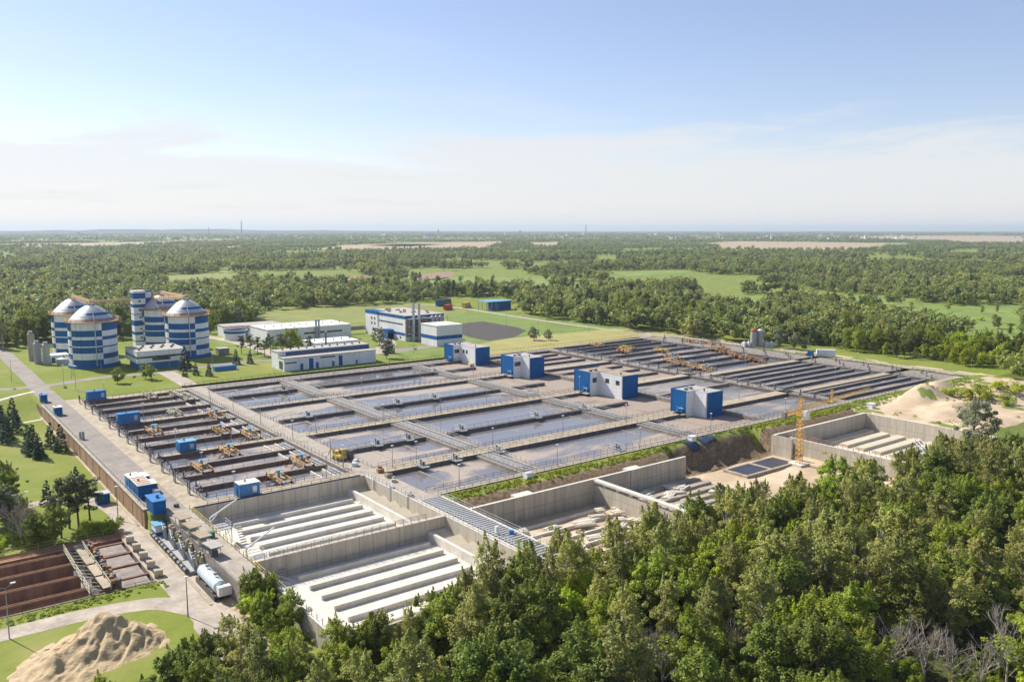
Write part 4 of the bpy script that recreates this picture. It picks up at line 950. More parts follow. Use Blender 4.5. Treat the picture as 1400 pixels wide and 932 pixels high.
for d in (0,1.6): k.tube((236+d,112,-5.6),(243+d,121,-3.0),.15,n=4); k.tube((236+d,112,-4.4),(243+d,121,-1.8),.12,n=4)
for i in range(8): f=i/7; k.tube((236+7*f,112+9*f,-5.6+2.6*f),(237.6+7*f,112+9*f,-5.6+2.6*f),.1,n=4); k.tube((236+7*f,112+9*f,-5.6+2.6*f),(236+7*f,112+9*f,-4.4+2.6*f),.1,n=4)
tag(k.build('conveyor', M['steel'], loc=(240,116,-5)), 'grey lattice conveyor leaning in the far empty basin', 'conveyor')
# ponds
t = thing('pit_slab', 'dark wet foundation slab divided by pale strips in front of the tower crane', 'slab', (190,139,-6))
MB().box(181,203,134.5,142.5,-6.5,-5.35).build('base', M['sandy_deck'], t)
MB().box(182,191.5,135.3,141.8,-5.35,-5.3).build('liner', M['pond'], t); MB().box(192.8,202.3,135.3,141.8,-5.35,-5.3).build('liner', M['pond'], t)
# tarps on the bank
def drape(name, pts, m, label):
    k = MB(); n = 8
    p00, p10, p11, p01 = [np.array(p, float) for p in pts]
    for i in range(n):
        for j in range(n):
            q = []
            for (ii, jj) in ((i,j),(i+1,j),(i+1,j+1),(i,j+1)):
                u, v = ii/n, jj/n; c = (1-u)*(1-v)*p00+u*(1-v)*p10+u*v*p11+(1-u)*v*p01
                c[2] = float(hz(c[0],c[1]))+.45+.12*sin(u*9+v*3)*cos(v*7); q.append(tuple(c))
            k.quad(*q)
    o = k.build(name, M[m], loc=tuple((p00+p11)/2)); tag(o, label, 'tarpaulin', 'tarpaulins on the eroded bank')
    return o
drape('tarpaulin', [(177,151.2,-3.6),(182,151.0,-3.8),(183,155.2,.4),(178.5,155.4,.4)], 'tarp', 'dark blue tarpaulin on the bank, left of two')
drape('tarpaulin', [(184,151.8,-2.8),(190,151.6,-2.9),(190.5,155.5,.4),(184.5,155.4,.4)], 'tarp', 'dark blue tarpaulin on the bank, right of two')
# white boxes on the verge
x, y = P(722,655); o = MB().tube((x-.9,y,1.0),(x+.9,y,1.0),.85,n=14).tube((x,y,.0),(x,y,.3),.5,n=6).build('water_tank', M['white'], loc=(x,y,0)); tag(o, 'round white tank on the verge below the first gallery', 'tank')
x, y = P(946,603); o = MB().box(x-.9,x+.9,y-.8,y+.8,0,1.5).box(x-1,x+1,y-.9,y+.9,1.5,1.6).build('equipment_box', M['white'], loc=(x,y,0)); tag(o, 'white box on the verge above the left tarpaulin', 'box')
x, y = P(1191,559); o = MB().box(x-1.1,x+1.1,y-1,y+1,0,1.9).box(x-1.2,x+1.2,y-1.1,y+1.1,1.9,2.05).build('equipment_box', M['white'], loc=(x,y,0)); tag(o, 'white box in the weeds beside the far basin corner', 'box')
# tower crane
cxr, cyr = 203.0, 133.6
t = thing('tower_crane', 'yellow-orange tower crane with white cab beside the far empty basin', 'crane', (cxr,cyr,-6))
def lattice(k, p, q, w, n, r=.11, tri=False):
    p = np.array(p, float); q = np.array(q, float); d = (q-p)/np.linalg.norm(q-p)
    up = np.array((0,0,1.)) if abs(d[2]) < .9 else np.array((1.,0,0)); s = np.cross(d, up); s /= np.linalg.norm(s); u = np.cross(s, d)
    cs = [s*w/2-u*w/2, -s*w/2-u*w/2, -s*w/2+u*w/2, s*w/2+u*w/2] if not tri else [s*w/2, -s*w/2, u*w]
    for c in cs: k.tube(p+c, q+c, r, n=4)
    m_ = len(cs)
    for i in range(n):
        a_ = p+(q-p)*i/n; b_ = p+(q-p)*(i+1)/n
        for j in range(m_): k.tube(a_+cs[j], b_+cs[(j+1) % m_], r*.7, n=4); k.tube(a_+cs[j], a_+cs[(j+1) % m_], r*.7, n=4)
MB().box(cxr-2.2,cxr+2.2,cyr-2.2,cyr+2.2,-6.3,-5.2).build('base', M['light_concrete'], t)
k = MB(); lattice(k, (cxr,cyr,-5.2), (cxr,cyr,8.4), 1.4, 10, .09); k.build('mast', M['crane_paint'], t)
MB().box(cxr-1.0,cxr+1.0,cyr-1.0,cyr+1.0,8.4,9.2).build('slewing_ring', M['crane_paint'], t)
MB().box(cxr-.8,cxr+.8,cyr-2.2,cyr-.8,7.6,10.0).build('cab', M['white'], t)
k = MB(); lattice(k, (cxr,cyr,9.2), (cxr,cyr,13.6), 1.0, 4, .09); k.build('tower_head', M['crane_paint'], t)
jd = np.array((.99,.10)); jd /= np.linalg.norm(jd)
tip = (cxr+jd[0]*44, cyr+jd[1]*44, 10.0)
k = MB(); lattice(k, (cxr,cyr,10.0), tip, .9, 24, .06, tri=True); k.build('jib', M['crane_paint'], t)
cj = (cxr-jd[0]*9, cyr-jd[1]*9, 10.0)
k = MB(); lattice(k, (cxr,cyr,10.0), cj, 1.0, 6, .08); k.build('counter_jib', M['crane_paint'], t)
MB().box(cj[0]-.6,cj[0]+.6,cj[1]-.5,cj[1]+.5,8.9,10.8).build('counterweight', M['old_concrete'], t)
k = MB().tube((cxr,cyr,13.6), tip, .05, n=4).tube((cxr,cyr,13.6), cj, .05, n=4).tube((cxr,cyr,13.6),(cxr+jd[0]*14,cyr+jd[1]*14,11),.05,n=4); k.build('tie_cable', M['dsteel'], t)
k = MB(); hx, hy = cxr+jd[0]*18, cyr+jd[1]*18; lattice(k, (hx,hy,10.6), (hx,hy,13.4), .5, 3, .06); k.box(hx-.6,hx+.6,hy-.4,hy+.4,9.5,10); k.build('trolley', M['crane_paint'], t)
# ---------------------------------------------------------------- four stepped blue and white buildings
def stepped(b1_, b2_, h, label, wins):
    (x0,x1,y0,y1), (u0,u1,v0,v1) = b1_, b2_
    t = thing('pump_house', label, 'building', ((x0+x1)/2,(y0+v0)/2,0), 'stepped blue and white pump houses')
    # materials: -a faces and -b faces
    k = MB(); k.box(x0,x1,y0,y1,-1.5,h,0); k.mi[-6:] = [1,0,1,0,0,0]; k.mi[-1] = 0
    k.build('rear_block', [M['blue'], M['white']], t)
    k = MB(); k.box(u0,u1,v0,v1-.003,-1.5,h-.05,0); k.mi[-6:] = [0,0,0,0,0,1]
    k.build('front_block', [M['blue'], M['white']], t)
    k = MB().box(x0+.3,x1-.3,y0+.3,y1-.3,h,h+.06).box(u0+.3,u1-.3,v0+.3,v1-.1,h-.05,h+.03); k.build('roof', M['brownroof' if 'third' in label else 'greyroof'], t)
    MB().box(x0-.02,x1+.02,y1-.3,y1+.05,h,h+.35).box(x0-.02,x0+.25,y0,y1,h,h+.3).build('parapet', M['blue'], t)
    MB().box(x0+2,x0+2.8,y0+2,y0+2.8,h,h+.7).tube((u0+2,v0+3,h),(u0+2,v0+3,h+.9),.25,n=8).build('vent', M['dsteel'], t)
    for (fx, pos, wd) in wins:
        if fx == 'b': MB().box(x0+pos,x0+pos+wd,y0-.05,y0-.01,h*.5,h*.74).build('window', M['glass'], t)
        else: MB().box(u0-.05,u0-.01,v0+pos,v0+pos+wd,h*.52,h*.74).build('window', M['glass'], t)
    MB().tube((x0-.3,y0+1.6,0),(x0-.3,y0+1.6,2.2),.18,n=6).tube((x0-.6,y0+.6,1.6),(x0-.6,y0+2.6,1.6),.2,n=6).build('pipe', M['lblue'], t)
    MB().box(x0-.06,x0-.01,y0+3.2,y0+4.2,0,2.1).build('door', M['cblue'], t)
    for (gx_, gy_) in ((x0-.07,y1-.3),(u0-.07,v0+.25)): MB().tube((gx_,gy_,-.5),(gx_,gy_,h),.07,n=5).build('drain_pipe', M['steel'], t)
    MB().rbox(x0+5,y0+3,h,h+.9,1.6,1.1,.1).build('roof_unit', M['greyroof'], t)
    k = MB().box(x0-2.2,x0,y0-.5,y0+4,-.3,0); k.build('landing', M['concrete'], t)
stepped((208.3,220,318.3,326),(212.2,220,306,318.3),7.1,'stepped blue and white building farthest left, against the grass', (('b',.6,2.6),('a',6.5,1.4),('a',9,1.2)))
stepped((207,219,271.2,280),(211.4,219,265.8,271.2),7.5,'second stepped blue and white building from the left, with wide dark window', (('b',.5,3.2),))
stepped((207,219.5,224.6,233.6),(211.6,219.5,212.4,224.6),7.4,'third stepped blue and white building from the left, brown roof and three windows', (('b',1.2,2.0),('a',1.6,1.9),('a',7,2)))
stepped((208.2,220,179.6,186.4),(212.1,220,174.2,179.6),7.2,'nearest stepped blue and white building, no windows, grey roof with ducts', ())

# ---------------------------------------------------------------- digesters
def digester(cx, cy, r, label, topb=True):
    t = thing('digester', label, 'digester', (cx,cy,0), 'striped digester towers')
    H = 20.0; n = 64
    view = atan2(-cy, -cx)
    ha = [3.8,6.6,9.2,9.7,12.5,13.8,16.55]; hb = [4.0,6.2,9.0,9.6,12.3,13.8,16.2]
    hs = sorted(set([0.]+ha+hb+[20.0]))
    def panel(zm):
        ca = sum(h < zm for h in ha) % 2; cb = 1-sum(h < zm for h in hb) % 2
        def f(i, n_):
            a_ = (2*pi*(i+.5)/n_-view+pi) % (2*pi)-pi
            return cb if (a_ > R(20) or a_ < -R(57)) else ca
        return f
    prof = [(r, hs[i], panel((hs[i]+hs[min(i+1, len(hs)-1)])/2)) for i in range(len(hs))]
    MB().lathe(cx, cy, prof, n).build('shell', [M['blue'], M['white']], t)
    MB().lathe(cx, cy, [(r+.7,-.3),(r+.7,1.1),(r,1.6)], n).build('plinth', M['blue'], t)
    # stepped dome of overlapping sheets
    dp = []; zs = H; nr = 7
    for i in range(nr):
        f0 = i/nr; f1 = (i+1)/nr; r0 = (r-.3)*(1-f0*.86); r1 = (r-.3)*(1-f1*.86)
        z0_ = H+.1+6.8*(1-(1-f0)**1.5); z1_ = H+.1+6.8*(1-(1-f1)**1.5)
        bl = (1, 0, 1, 0, 0, 0, 0)[i]
        dp += [(r0, z0_, bl if True else 0), (r1+.12, z1_-.1, 0)]
    def fcol(i_): return i_
    k = MB(); k.lathe(cx, cy, [(a_, b_, (lambda i,n_,bb=bb: (bb if (((2*pi*(i+.5)/n_-view+pi) % (2*pi)-pi) > -R(20)) else 0))) for a_, b_, bb in dp], n)
    k.build('dome', [M['silver'], M['blue']], t)
    MB().lathe(cx, cy, [(0.01,H+7.6),(1.3,H+7.6),(1.3,H+6.4),(.01,H+6.4)][::-1], 16).build('gas_dome', M['steel'], t)
    k = MB()
    for i in range(24):
        a_ = 2*pi*i/24; k.tube((cx+cos(a_)*(r+.9),cy+sin(a_)*(r+.9),H-.2),(cx+cos(a_)*(r+.9),cy+sin(a_)*(r+.9),H+1.4),.1,n=4)
        a2 = 2*pi*(i+1)/24
        for hh in (.45,.9,1.35): k.tube((cx+cos(a_)*(r+.9),cy+sin(a_)*(r+.9),H+hh),(cx+cos(a2)*(r+.9),cy+sin(a2)*(r+.9),H+hh),.1,n=4)
    k.build('gallery_railing', M['orange'], t)
    MB().lathe(cx, cy, [(r,H-.4),(r+1.0,H-.2),(r+1.0,H),(r-.2,H+.1)], n).build('gallery', M['rustorange'], t)
    a_ = view+.1
    MB().tube((cx+cos(a_)*(r+.4),cy+sin(a_)*(r+.4),0),(cx+cos(a_)*(r+.4),cy+sin(a_)*(r+.4),H+.6),.22,n=6).tube((cx+cos(a_)*(r+.4),cy+sin(a_)*(r+.4),H+.6),(cx+cos(a_)*1.8,cy+sin(a_)*1.4,H+7.3),.16,n=6).build('down_pipe', M['silver'], t)
    k = MB(); 
    for dz in range(3): k.tube((cx-1.4+dz*1.2,cy-.8,H+7.5),(cx-1.4+dz*1.2,cy-.8,H+8.6),.12,n=5)
    k.tube((cx-1.6,cy-1,H+8.3),(cx+1.6,cy-1,H+8.3),.1,n=4); k.build('top_fitting', M['steel'], t)
    return t
digester(74.8, 404.6, 9.8, 'front left digester with striped walls and silver dome, widest in view')
digester(74.8, 447, 9.7, 'rear left digester, mostly hidden behind the front left one')
digester(116.2, 407.5, 9.6, 'front right digester nearest the spruce and low white building')
digester(115.2, 446.5, 9.6, 'rear right digester between the tower and the front right one')
# stair tower: two joined shafts
t = thing('stair_tower', 'slender blue and white chequered stair tower between the digesters', 'tower', (106,450,0))
def striped(x0,x1,y0,y1,H,n,off):
    k = MB(); hh = H/n
    for i in range(n):
        z0_=i*hh; k.box(x0,x1,y0,y1,z0_,z0_+hh*(.999 if i<n-1 else 1),(i+off)%2)
    return k
hs_ = [0,3.8,4.3,7.3,8.8,11.8,14.5,17.4,17.8,21,22.6,25.4,28.3,29.4]; k = MB()
for i in range(len(hs_)-1): k.box(101.8,107.6,446,452,hs_[i],hs_[i+1],i%2)
k.build('shaft', [M['white'],M['blue']], t)
hs_ = [0,3.7,4.7,7.3,9.1,12,15,17.6,18.3,21,22.6,25.6,28.5,29.2]; k = MB()
for i in range(len(hs_)-1): k.box(107.6,110.8,447.2,452,hs_[i],hs_[i+1],(i+1)%2)
k.build('side_shaft', [M['white'],M['blue']], t)
k = MB()
for z_ in (5.4,9.8,15.6,19.2,23.7): k.box(104.2,105.4,445.95,445.99,z_,z_+.9)
k.build('window', M['glass'], t)
rail((101.9,446.1),(107.5,446.1),'orange railing on the roof of the stair tower',z=29.4,m='orange',step=1,w=.07)
def bridge(p, q, label, w=2.0, h=1.8):
    t = thing('pipe_bridge', label, 'pipe bridge', tuple((np.array(p)+np.array(q))/2), 'orange bridges between the digesters')
    k = MB(); lattice(k, p, q, 1.3, 14, .1); k.build('truss', M['orange'], t); MB().tube(p, q, .35, n=8).build('pipe', M['sandcream'], t)
bridge((75.5,406,28.2),(101.8,449,25),'orange bridge from the front left dome to the stair tower')
bridge((74.8,446,28.2),(74.8,406,28.2),'orange bridge linking the two left domes')
bridge((110.8,448,25.2),(116,409,28),'orange bridge from the tower to the front right dome')
bridge((110.8,450,24.8),(115,447,28),'orange bridge from the tower to the rear right dome')
bridge((116.2,409,28.2),(115.2,446,28.2),'orange bridge linking the two right domes')
# low building
t = thing('control_building', 'low white building with dark window band and blue base before the stair tower', 'building', (96,385,0))
MB().box(87.5,104.5,379.5,396,0,3.0).build('base_wall', M['cblue'], t)
MB().box(86.3,106.6,377.6,398,3.0,7.9).build('upper_wall', M['white'], t)
MB().box(86.25,106.65,377.55,398.05,5.0,5.9).box(92.5,100,377.5,377.6,3.8,5.9).build('window', M['glass'], t)
MB().box(86.2,106.7,377.5,398.1,7.9,8.1).build('roof', M['greyroof'], t)
k = MB()
for i in range(9): k.box(88+i*2,88.9+i*2,382+(i*5)%11,383+(i*5)%11,8.1,8.8)
k.build('roof_vent', M['dsteel'], t)
o = MB().lathe(95, 396, [(0.01,0),(9,0)], 8).build('door_apron', M['concrete'], loc=(95,396,0)) if 0 else None
# silos left
for i, (x, y, h, m_) in enumerate(((54.7,436,12.5,'concrete'),(55.4,424.5,9.2,'steel'),(58.3,421,8.8,'steel'))):
    t = thing('silo', ['tall slender grey silo left of the digesters','shorter silver silo beside the tall one','shorter silver silo nearest the digesters'][i], 'silo', (x,y,0), 'silos left of the digesters')
    MB().lathe(x, y, [(1.4,0),(1.4,h),(.9,h+.5),(.01,h+.6)], 16).build('shell', M[m_], t); MB().tube((x+1.5,y-.5,0),(x+1.5,y-.5,h),.12,n=5).build('ladder', M['steel'], t)
    MB().box(x-.8,x+.8,y-.8,y+.8,h+.5,h+1.3).build('filter', M['steel'], t)
x, y = 64.5, 416; t = thing('round_tank', 'low grey-green round tank at the foot of the front left digester', 'tank', (x,y,0)); MB().lathe(x,y,[(3,0),(3,2.6),(.01,3.4)],20).build('shell', M['steel'], t); MB().tube((x,y,3.2),(x,y,3.9),.4,n=8).build('hatch', M['dsteel'], t)
t = thing('shed', 'low white shed behind the round tank left of the digesters', 'shed', (63,428,0)); MB().box(58,68,425,432,0,3).build('wall', M['white'], t); MB().box(57.8,68.2,424.8,432.2,3,3.2).build('roof', M['whiteroof'], t); MB().box(61,62.4,424.95,424.99,0,2.2).build('door', M['blue'], t)
t = thing('blue_container', 'long blue covered container lying on the lawn before the tanks', 'container', (116.5,356.5,0)); MB().box(111.8,121.2,355.4,358,0,1.7).build('body', M['cblue'], t); MB().box(111.7,121.3,355.3,358.1,1.7,1.85).build('lid', M['blue'], t)
t = thing('shed', 'small grey flat shed beside the front right digester', 'shed', (131,404,0)); MB().box(128.5,133.5,401,406,0,3).build('wall', M['old_concrete'], t); MB().box(128.3,133.7,400.8,406.2,3,3.2).build('roof', M['greyroof'], t)
# ---------------------------------------------------------------- halls
def hall(x0,x1,y0,y1,h,label,band=None,roof='whiteroof',wins=(),doors=(),vents=0,name='hall',hb=None,body='white',ventm='dsteel'):
    t = thing(name, label, 'building', ((x0+x1)/2,(y0+y1)/2,0))
    hb = hb or h
    k = MB(); k.v += [(x0,y0,0),(x1,y0,0),(x1,y1,0),(x0,y1,0),(x0,y0,h),(x1,y0,h),(x1,y1,hb),(x0,y1,hb)]
    k.f += [(0,1,5,4),(1,2,6,5),(2,3,7,6),(3,0,4,7)]; k.mi += [0]*4; k.build('wall', M[body], t)
    k = MB(); o_=.25; k.v += [(x0-o_,y0-o_,h),(x1+o_,y0-o_,h),(x1+o_,y1+o_,hb),(x0-o_,y1+o_,hb),(x0-o_,y0-o_,h+.25),(x1+o_,y0-o_,h+.25),(x1+o_,y1+o_,hb+.25),(x0-o_,y1+o_,hb+.25)]
    k.f += [(0,3,2,1),(4,5,6,7),(0,1,5,4),(1,2,6,5),(2,3,7,6),(3,0,4,7)]; k.mi += [0]*6; k.build('roof', M[roof], t)
    if band:
        for (z0_,z1_) in band: MB().box(x0-.04,x1+.04,y0-.04,y1+.04,z0_,z1_).build('stripe', M['blue'], t)
    for (a_,w_,z_,hh) in wins: MB().box(x0+a_,x0+a_+w_,y0-.07,y0-.02,z_,z_+hh).build('window', M['glass'], t)
    for (a_,w_,hh) in doors: MB().box(x0+a_,x0+a_+w_,y0-.09,y0-.02,0,hh).build('door', M['blue'], t)
    for i in range(vents):
        xx = x0+(i+.7)*(x1-x0)/vents; yy = (y0+y1)/2+random.uniform(-1,1)
        MB().tube((xx,yy,(h+hb)/2),(xx,yy,(h+hb)/2+.9),.35,n=8).build('roof_vent', M[ventm], t)
    return t
t = hall(135.5,179,338,344.5,5.4,'long white hall with blue doors facing the tanks, lower front part',wins=((.6,5,3.1,.6),(16.5,7,4.2,.6)),doors=((7.2,1.3,2.6),(11.2,2,4.6),(14.4,1.2,2.6),(22,1.2,2.7),(25.2,1.8,4.6),(33.5,.8,1.8)),roof='greyroof')
for (z0_,z1_,m_,y_) in ((0,7.3,'white',344.5),):
    MB().box(135.5,179,344.5,352,0,7.4).build('rear_wall', M['white'], t)
MB().box(139,179.04,344.4,344.5,5.7,7.2).build('stripe', M['blue'], t); MB().box(140,178.5,344.33,344.38,6.1,6.7).build('window_band', M['glass'], t); MB().box(135.3,179.2,344.3,352.3,7.4,7.65).build('rear_roof', M['greyroof'], t)
for i in range(11): MB().tube((139+i*3.7,348,7.6),(139+i*3.7,348,8.4),.35,n=8).build('roof_vent', M['dsteel'], t)
MB().box(135.4,135.46,339.6,343.4,.6,3.9).build('window', M['glass'], t)
hall(165.5,188.5,373,388,5.6,'small white hall with white roof and four dark windows behind the long hall',wins=((5,1.6,3.4,.8),(9.5,1.6,3.4,.8),(14,1.6,3.4,.8),(18.5,1.6,3.4,.8)),vents=5)
o = thing('chimney', 'thin dark flue standing between the two small white halls', 'chimney', (168.6,368,0)); MB().tube((168.6,368,0),(168.6,368,11.5),.42,n=10).build('pipe', M['dsteel'], o); MB().tube((168.6,368,11.5),(168.6,368,11.9),.55,n=10).build('cap', M['steel'], o)
hall(160.5,208,421,446,7.8,'big white hall with bright roof and blue roof vents',wins=((4.5,2,4.2,1),(7.5,3,4.2,1),(5,5,1.5,.8),(12,2,4.2,1),(20,6,4.2,1),(28,4,4.2,1),(33,9,4.2,1)),doors=((22,2,3),),vents=10,ventm='cblue')
for i in (0,1):
    o = thing('chimney', ['silver exhaust pipe on the front of the big white hall, left one','silver exhaust pipe on the front of the big white hall, right one'][i], 'chimney', (187+i*1.6,420,0), 'exhaust pipes of the big hall'); MB().tube((187+i*1.6,420,0),(187+i*1.6,420,11),.5,n=10).build('pipe', M['steel'], o); MB().tube((187+i*1.6,420,11),(187+i*1.6,420,11.5),.8,n=10).build('cap', M['cblue'], o)
hall(153,185,463,478,6,'grey roofed hall behind the big white hall',roof='greyroof',wins=((9,4,3,1.5),),doors=((14,1.8,4),))
x, y = 155.5, 455; t = thing('round_tank', 'round white and blue thickener tank left of the big white hall', 'tank', (x,y,0)); MB().lathe(x,y,[(6.4,0,0),(6.4,3.6,1),(6.4,5.0,0),(6.4,5.6,0)],32).build('shell',[M['white'],M['blue']],t)
k = MB()
for i in range(20): a_=2*pi*i/20; a2=2*pi*(i+1)/20; k.tube((x+cos(a_)*6.5,y+sin(a_)*6.5,5.6),(x+cos(a_)*6.5,y+sin(a_)*6.5,6.9),.07,n=4); k.tube((x+cos(a_)*6.5,y+sin(a_)*6.5,6.8),(x+cos(a2)*6.5,y+sin(a2)*6.5,6.8),.08,n=4)
k.build('railing', M['rustorange'], t); MB().box(x-7,x+7,y-.8,y+.8,5.7,5.9).build('bridge_deck', M['old_concrete'], t)
o = MB().tube((209,438,3.2),(225.6,438,3.2),1.2,n=12).build('overhead_duct', M['old_concrete'], loc=(217,438,3)); tag(o, 'thick grey horizontal duct between the big hall and the tall blue-banded building', 'duct')
# tall building
t = thing('incinerator_building', 'tall white building with blue roof band and stacked pipework at its right end', 'building', (238,410,0))
MB().box(225.4,250,391.5,436,0,11.9).build('wall', M['white'], t); MB().box(225.3,250.1,391.4,436.1,11.9,13.5).build('stripe', M['blue'], t); MB().box(225.2,250.2,391.3,436.2,13.5,13.7).build('roof', M['greyroof'], t)
MB().box(225.0,230,421.8,436.3,0,12.0).build('corner_block', M['white'], t); MB().box(224.9,230,421.7,436.4,12.0,13.9).build('stripe', M['blue'], t)
MB().box(221.8,225.3,404,422,0,3.2).build('annex_wall', M['white'], t); MB().box(221.7,225.3,403.9,422.1,3.2,4.8).build('stripe', M['blue'], t); MB().box(221.6,225.3,403.8,422.2,4.8,5.0).build('annex_roof', M['brownroof'], t)
MB().box(221.5,225.3,404,409.6,0,5.3).build('annex_door', M['blue'], t)
MB().box(225.3,225.38,391.6,404,2.9,4.3).build('stripe', M['blue'], t); MB().box(225.3,225.38,394,421,8.6,9.2).build('window_band', M['glass'], t)
for y_ in (424.5,428):
    for z_ in (6.2,9): MB().box(224.9,224.96,y_,y_+1.3,z_,z_+1.3).build('window', M['glass'], t)
MB().box(225.32,225.38,396,397.4,1,2.2).build('window', M['glass'], t)
MB().box(226,249.9,391.25,391.4,2.0,11.5).build('pipework_panel', M['old_concrete'], t)
k = MB(); random.seed(3)
for i in range(26):
    xx = random.uniform(227,249); z_ = random.uniform(.5,12.5)
    if i % 2: k.tube((xx,390.2-random.random()*1.5,0),(xx,390.2,random.uniform(6,14)),random.uniform(.2,.55),n=7)
    else: k.tube((xx,389.8,z_),(min(250,xx+random.uniform(3,8)),389.6,z_),random.uniform(.15,.4),n=7)
k.build('pipework', M['steel'], t)
k = MB()
for z_ in (4,8,12): k.box(226,250,387.6,391.2,z_,z_+.15)
for xx in (226,232,238,244,250): k.tube((xx,387.7,0),(xx,387.7,13),.14,n=4)
k.build('scaffold', M['steel'], t)
k = MB()
for i in range(14): k.box(229+random.uniform(0,18),230.5+random.uniform(0,0)+random.uniform(0,18) if 0 else 231,0,0,0,0) if 0 else k.rbox(229+random.uniform(0,19),396+random.uniform(0,36),13.7,14.4+random.random()*.6,1.5,1.1,random.random())
k.build('roof_unit', M['greyroof'], t)
for i, xx in enumerate((229.5, 233.0)):
    MB().tube((xx,389.5,0),(xx,389.5,20.5),.75,n=12).build('chimney', M['silver'], t)
for i in range(3): MB().lathe(241+i*2.6,388.6,[(1.1,3),(1.1,12.5),(.5,13.2),(.01,13.3)],14).build('vessel', M['steel'], t)
hall(227.8,243.5,363.5,379,10.5,'white cube shaped building with one blue band right of the tall building',band=((3.4,5.3),),wins=(),doors=(),name='block_building',roof='whiteroof')
# far shed: roof on posts
x, y = 366, 506
t = thing('open_shed', 'blue open shed with silver-blue roof on the far yard', 'shed', (x,y,0))
MB().box(358,380,500,514,6.3,6.8).build('roof', M['lblue'], t); MB().box(366,380,501,512,0,6.2).build('wall', M['blue'], t)
k = MB()
for xx in (358.6,362,366): k.box(xx-.2,xx+.2,500.6,501,0,6.3); k.box(xx-.2,xx+.2,513,513.4,0,6.3)
k.build('post', M['steel'], t); MB().box(366.5,369,500.9,500.98,0,4.5).build('door', M['cblue'], t)
t = thing('cylinder_tank', 'horizontal blue-grey tank behind the leftmost stepped building', 'tank', (222,335,0)); MB().tube((219.5,334,1.8),(228.5,334,1.8),1.1,n=14).build('tank', M['lblue'], t); MB().box(221,221.4,333,335,0,1).box(226.5,226.9,333,335,0,1).build('saddle', M['old_concrete'], t)
# silos on the right
for i, (x, y) in enumerate(((356.6,264.0),(359.6,262.0))):
    t = thing('silo', ['silver silo with red cap at the right road, left one','silver silo at the right road, right one'][i], 'silo', (x,y,0), 'silo pair at the right road')
    MB().lathe(x,y,[(1.7,.8),(1.7,8.5),(.9,9.2),(.01,9.3)],16).build('shell', M['steel'], t); MB().lathe(x,y,[(1.75,8.0),(1.75,8.6),(.9,9.3)],16).build('cap', M['red' if i == 0 else 'silver'], t)
    MB().box(x-1.5,x+1.5,y-1.5,y+1.5,0,.8).build('base', M['old_concrete'], t)
for i, (dx, m_) in enumerate(((-6.5,'white'),(-4.3,'white'),(5,'white'),(7.5,'white'))):
    x, y = 358+dx*.82, 263-dx*.6; o = MB().box(x-1,x+1,y-1,y+1,0,2.4).box(x-.3,x+.3,y-.3,y+.3,2.4,3.0).build('storage_tank', M[m_], loc=(x,y,0)); tag(o, 'white storage box beside the silo pair, %s from the left' % ORD[i], 'tank', 'white boxes beside the silos')
t = thing('container', 'white shipping container beside the right gravel road', 'container', (356,223,0)); MB().rbox(356,222.5,.2,3.3,8.5,2.6,-.85).build('body', M['white'], t); MB().rbox(356,222.5,3.3,3.4,8.6,2.7,-.85).build('roof', M['whiteroof'], t); MB().rbox(356,222.5,0,.2,8.4,2.4,-.85).build('skid', M['dsteel'], t)
o = MB().rbox(352,228,0,2.3,2.6,2.2,.2).rbox(352,228,2.3,2.6,2.2,1.9,.2).build('equipment_box', M['blue'], loc=(352,228,0)); tag(o, 'small dark blue box left of the white container', 'box')
o = MB().rbox(355,231,0,1.0,4,2,.4).rbox(355.5,231,1,1.7,1.6,1.4,.4).build('skip', M['orange'], loc=(355,231,0)); tag(o, 'orange skip on the right road beside the white container', 'skip')
# far masts and chimneys
def far_chimney(px, py, top, r, label, mats):
    x, y = P(px, py); d = math.hypot(x, y); H = (py-top)/FPX*d/cos(0)
    t = thing('chimney', label, 'chimney', (x,y,0)); n = 8
    for i in range(n): MB().tube((x,y,H*i/n),(x,y,H*(i+1)/n),r*(1-.05*i),r*(1-.05*(i+1)),n=12,caps=(i==n-1)).build('section', M[mats[i%2]], t)
far_chimney(330.6, 322, 302.5, 6, 'tall factory chimney on the left horizon', ('dsteel','brownroof'))
far_chimney(801, 324, 307.5, 5, 'pale chimney on the horizon right of the middle', ('cream','rustorange'))
far_chimney(286, 325, 311, 2.5, 'thin mast on the left horizon', ('dsteel','dsteel'))
far_chimney(599.5, 321, 314, 9, 'blocky tower on the middle horizon, left one', ('dsteel','dsteel')); far_chimney(711, 321, 315, 12, 'blocky tower on the middle horizon, right one', ('dsteel','dsteel'))

# ---------------------------------------------------------------- sand pile lower left
gx, gy = np.meshgrid(np.linspace(8, 36, 160), np.linspace(120, 148, 160), indexing='ij')
hp = 3.7*np.exp(-(((gx-24.0)/4.6)**2+((gy-137)/4.2)**2))+2.7*np.exp(-(((gx-18.5)/5.2)**2+((gy-133)/4.6)**2))+2.0*np.exp(-(((gx-27.5)/3.4)**2+((gy-134)/4)**2))
hp *= (.72+.55*vnoise(gx+gy*.4, gy-gx*.3, 2.3, 31)); hp += .5*(vnoise(gx, gy, 1.1, 5)-.5)*np.minimum(1, hp)
rid = np.abs(vnoise(gx*.8-gy*.5, gx*.3+gy*.6, 1.9, 77)-.5)*2; hp -= .75*(1-rid)**2*np.minimum(1, hp/2); hp += (.35*(vnoise(gx*1.3-gy, gy*.5, .9, 12)-.5)+.16*(vnoise(gx, gy, .45, 13)-.5))*np.minimum(1, hp)
o = gridmesh('sand_pile', gx, gy, -4.25+hp-.15*(hp < .15), [M['sand']]); tag(o, 'big rutted pale sand heap on the grass at the lower left', 'sand pile')

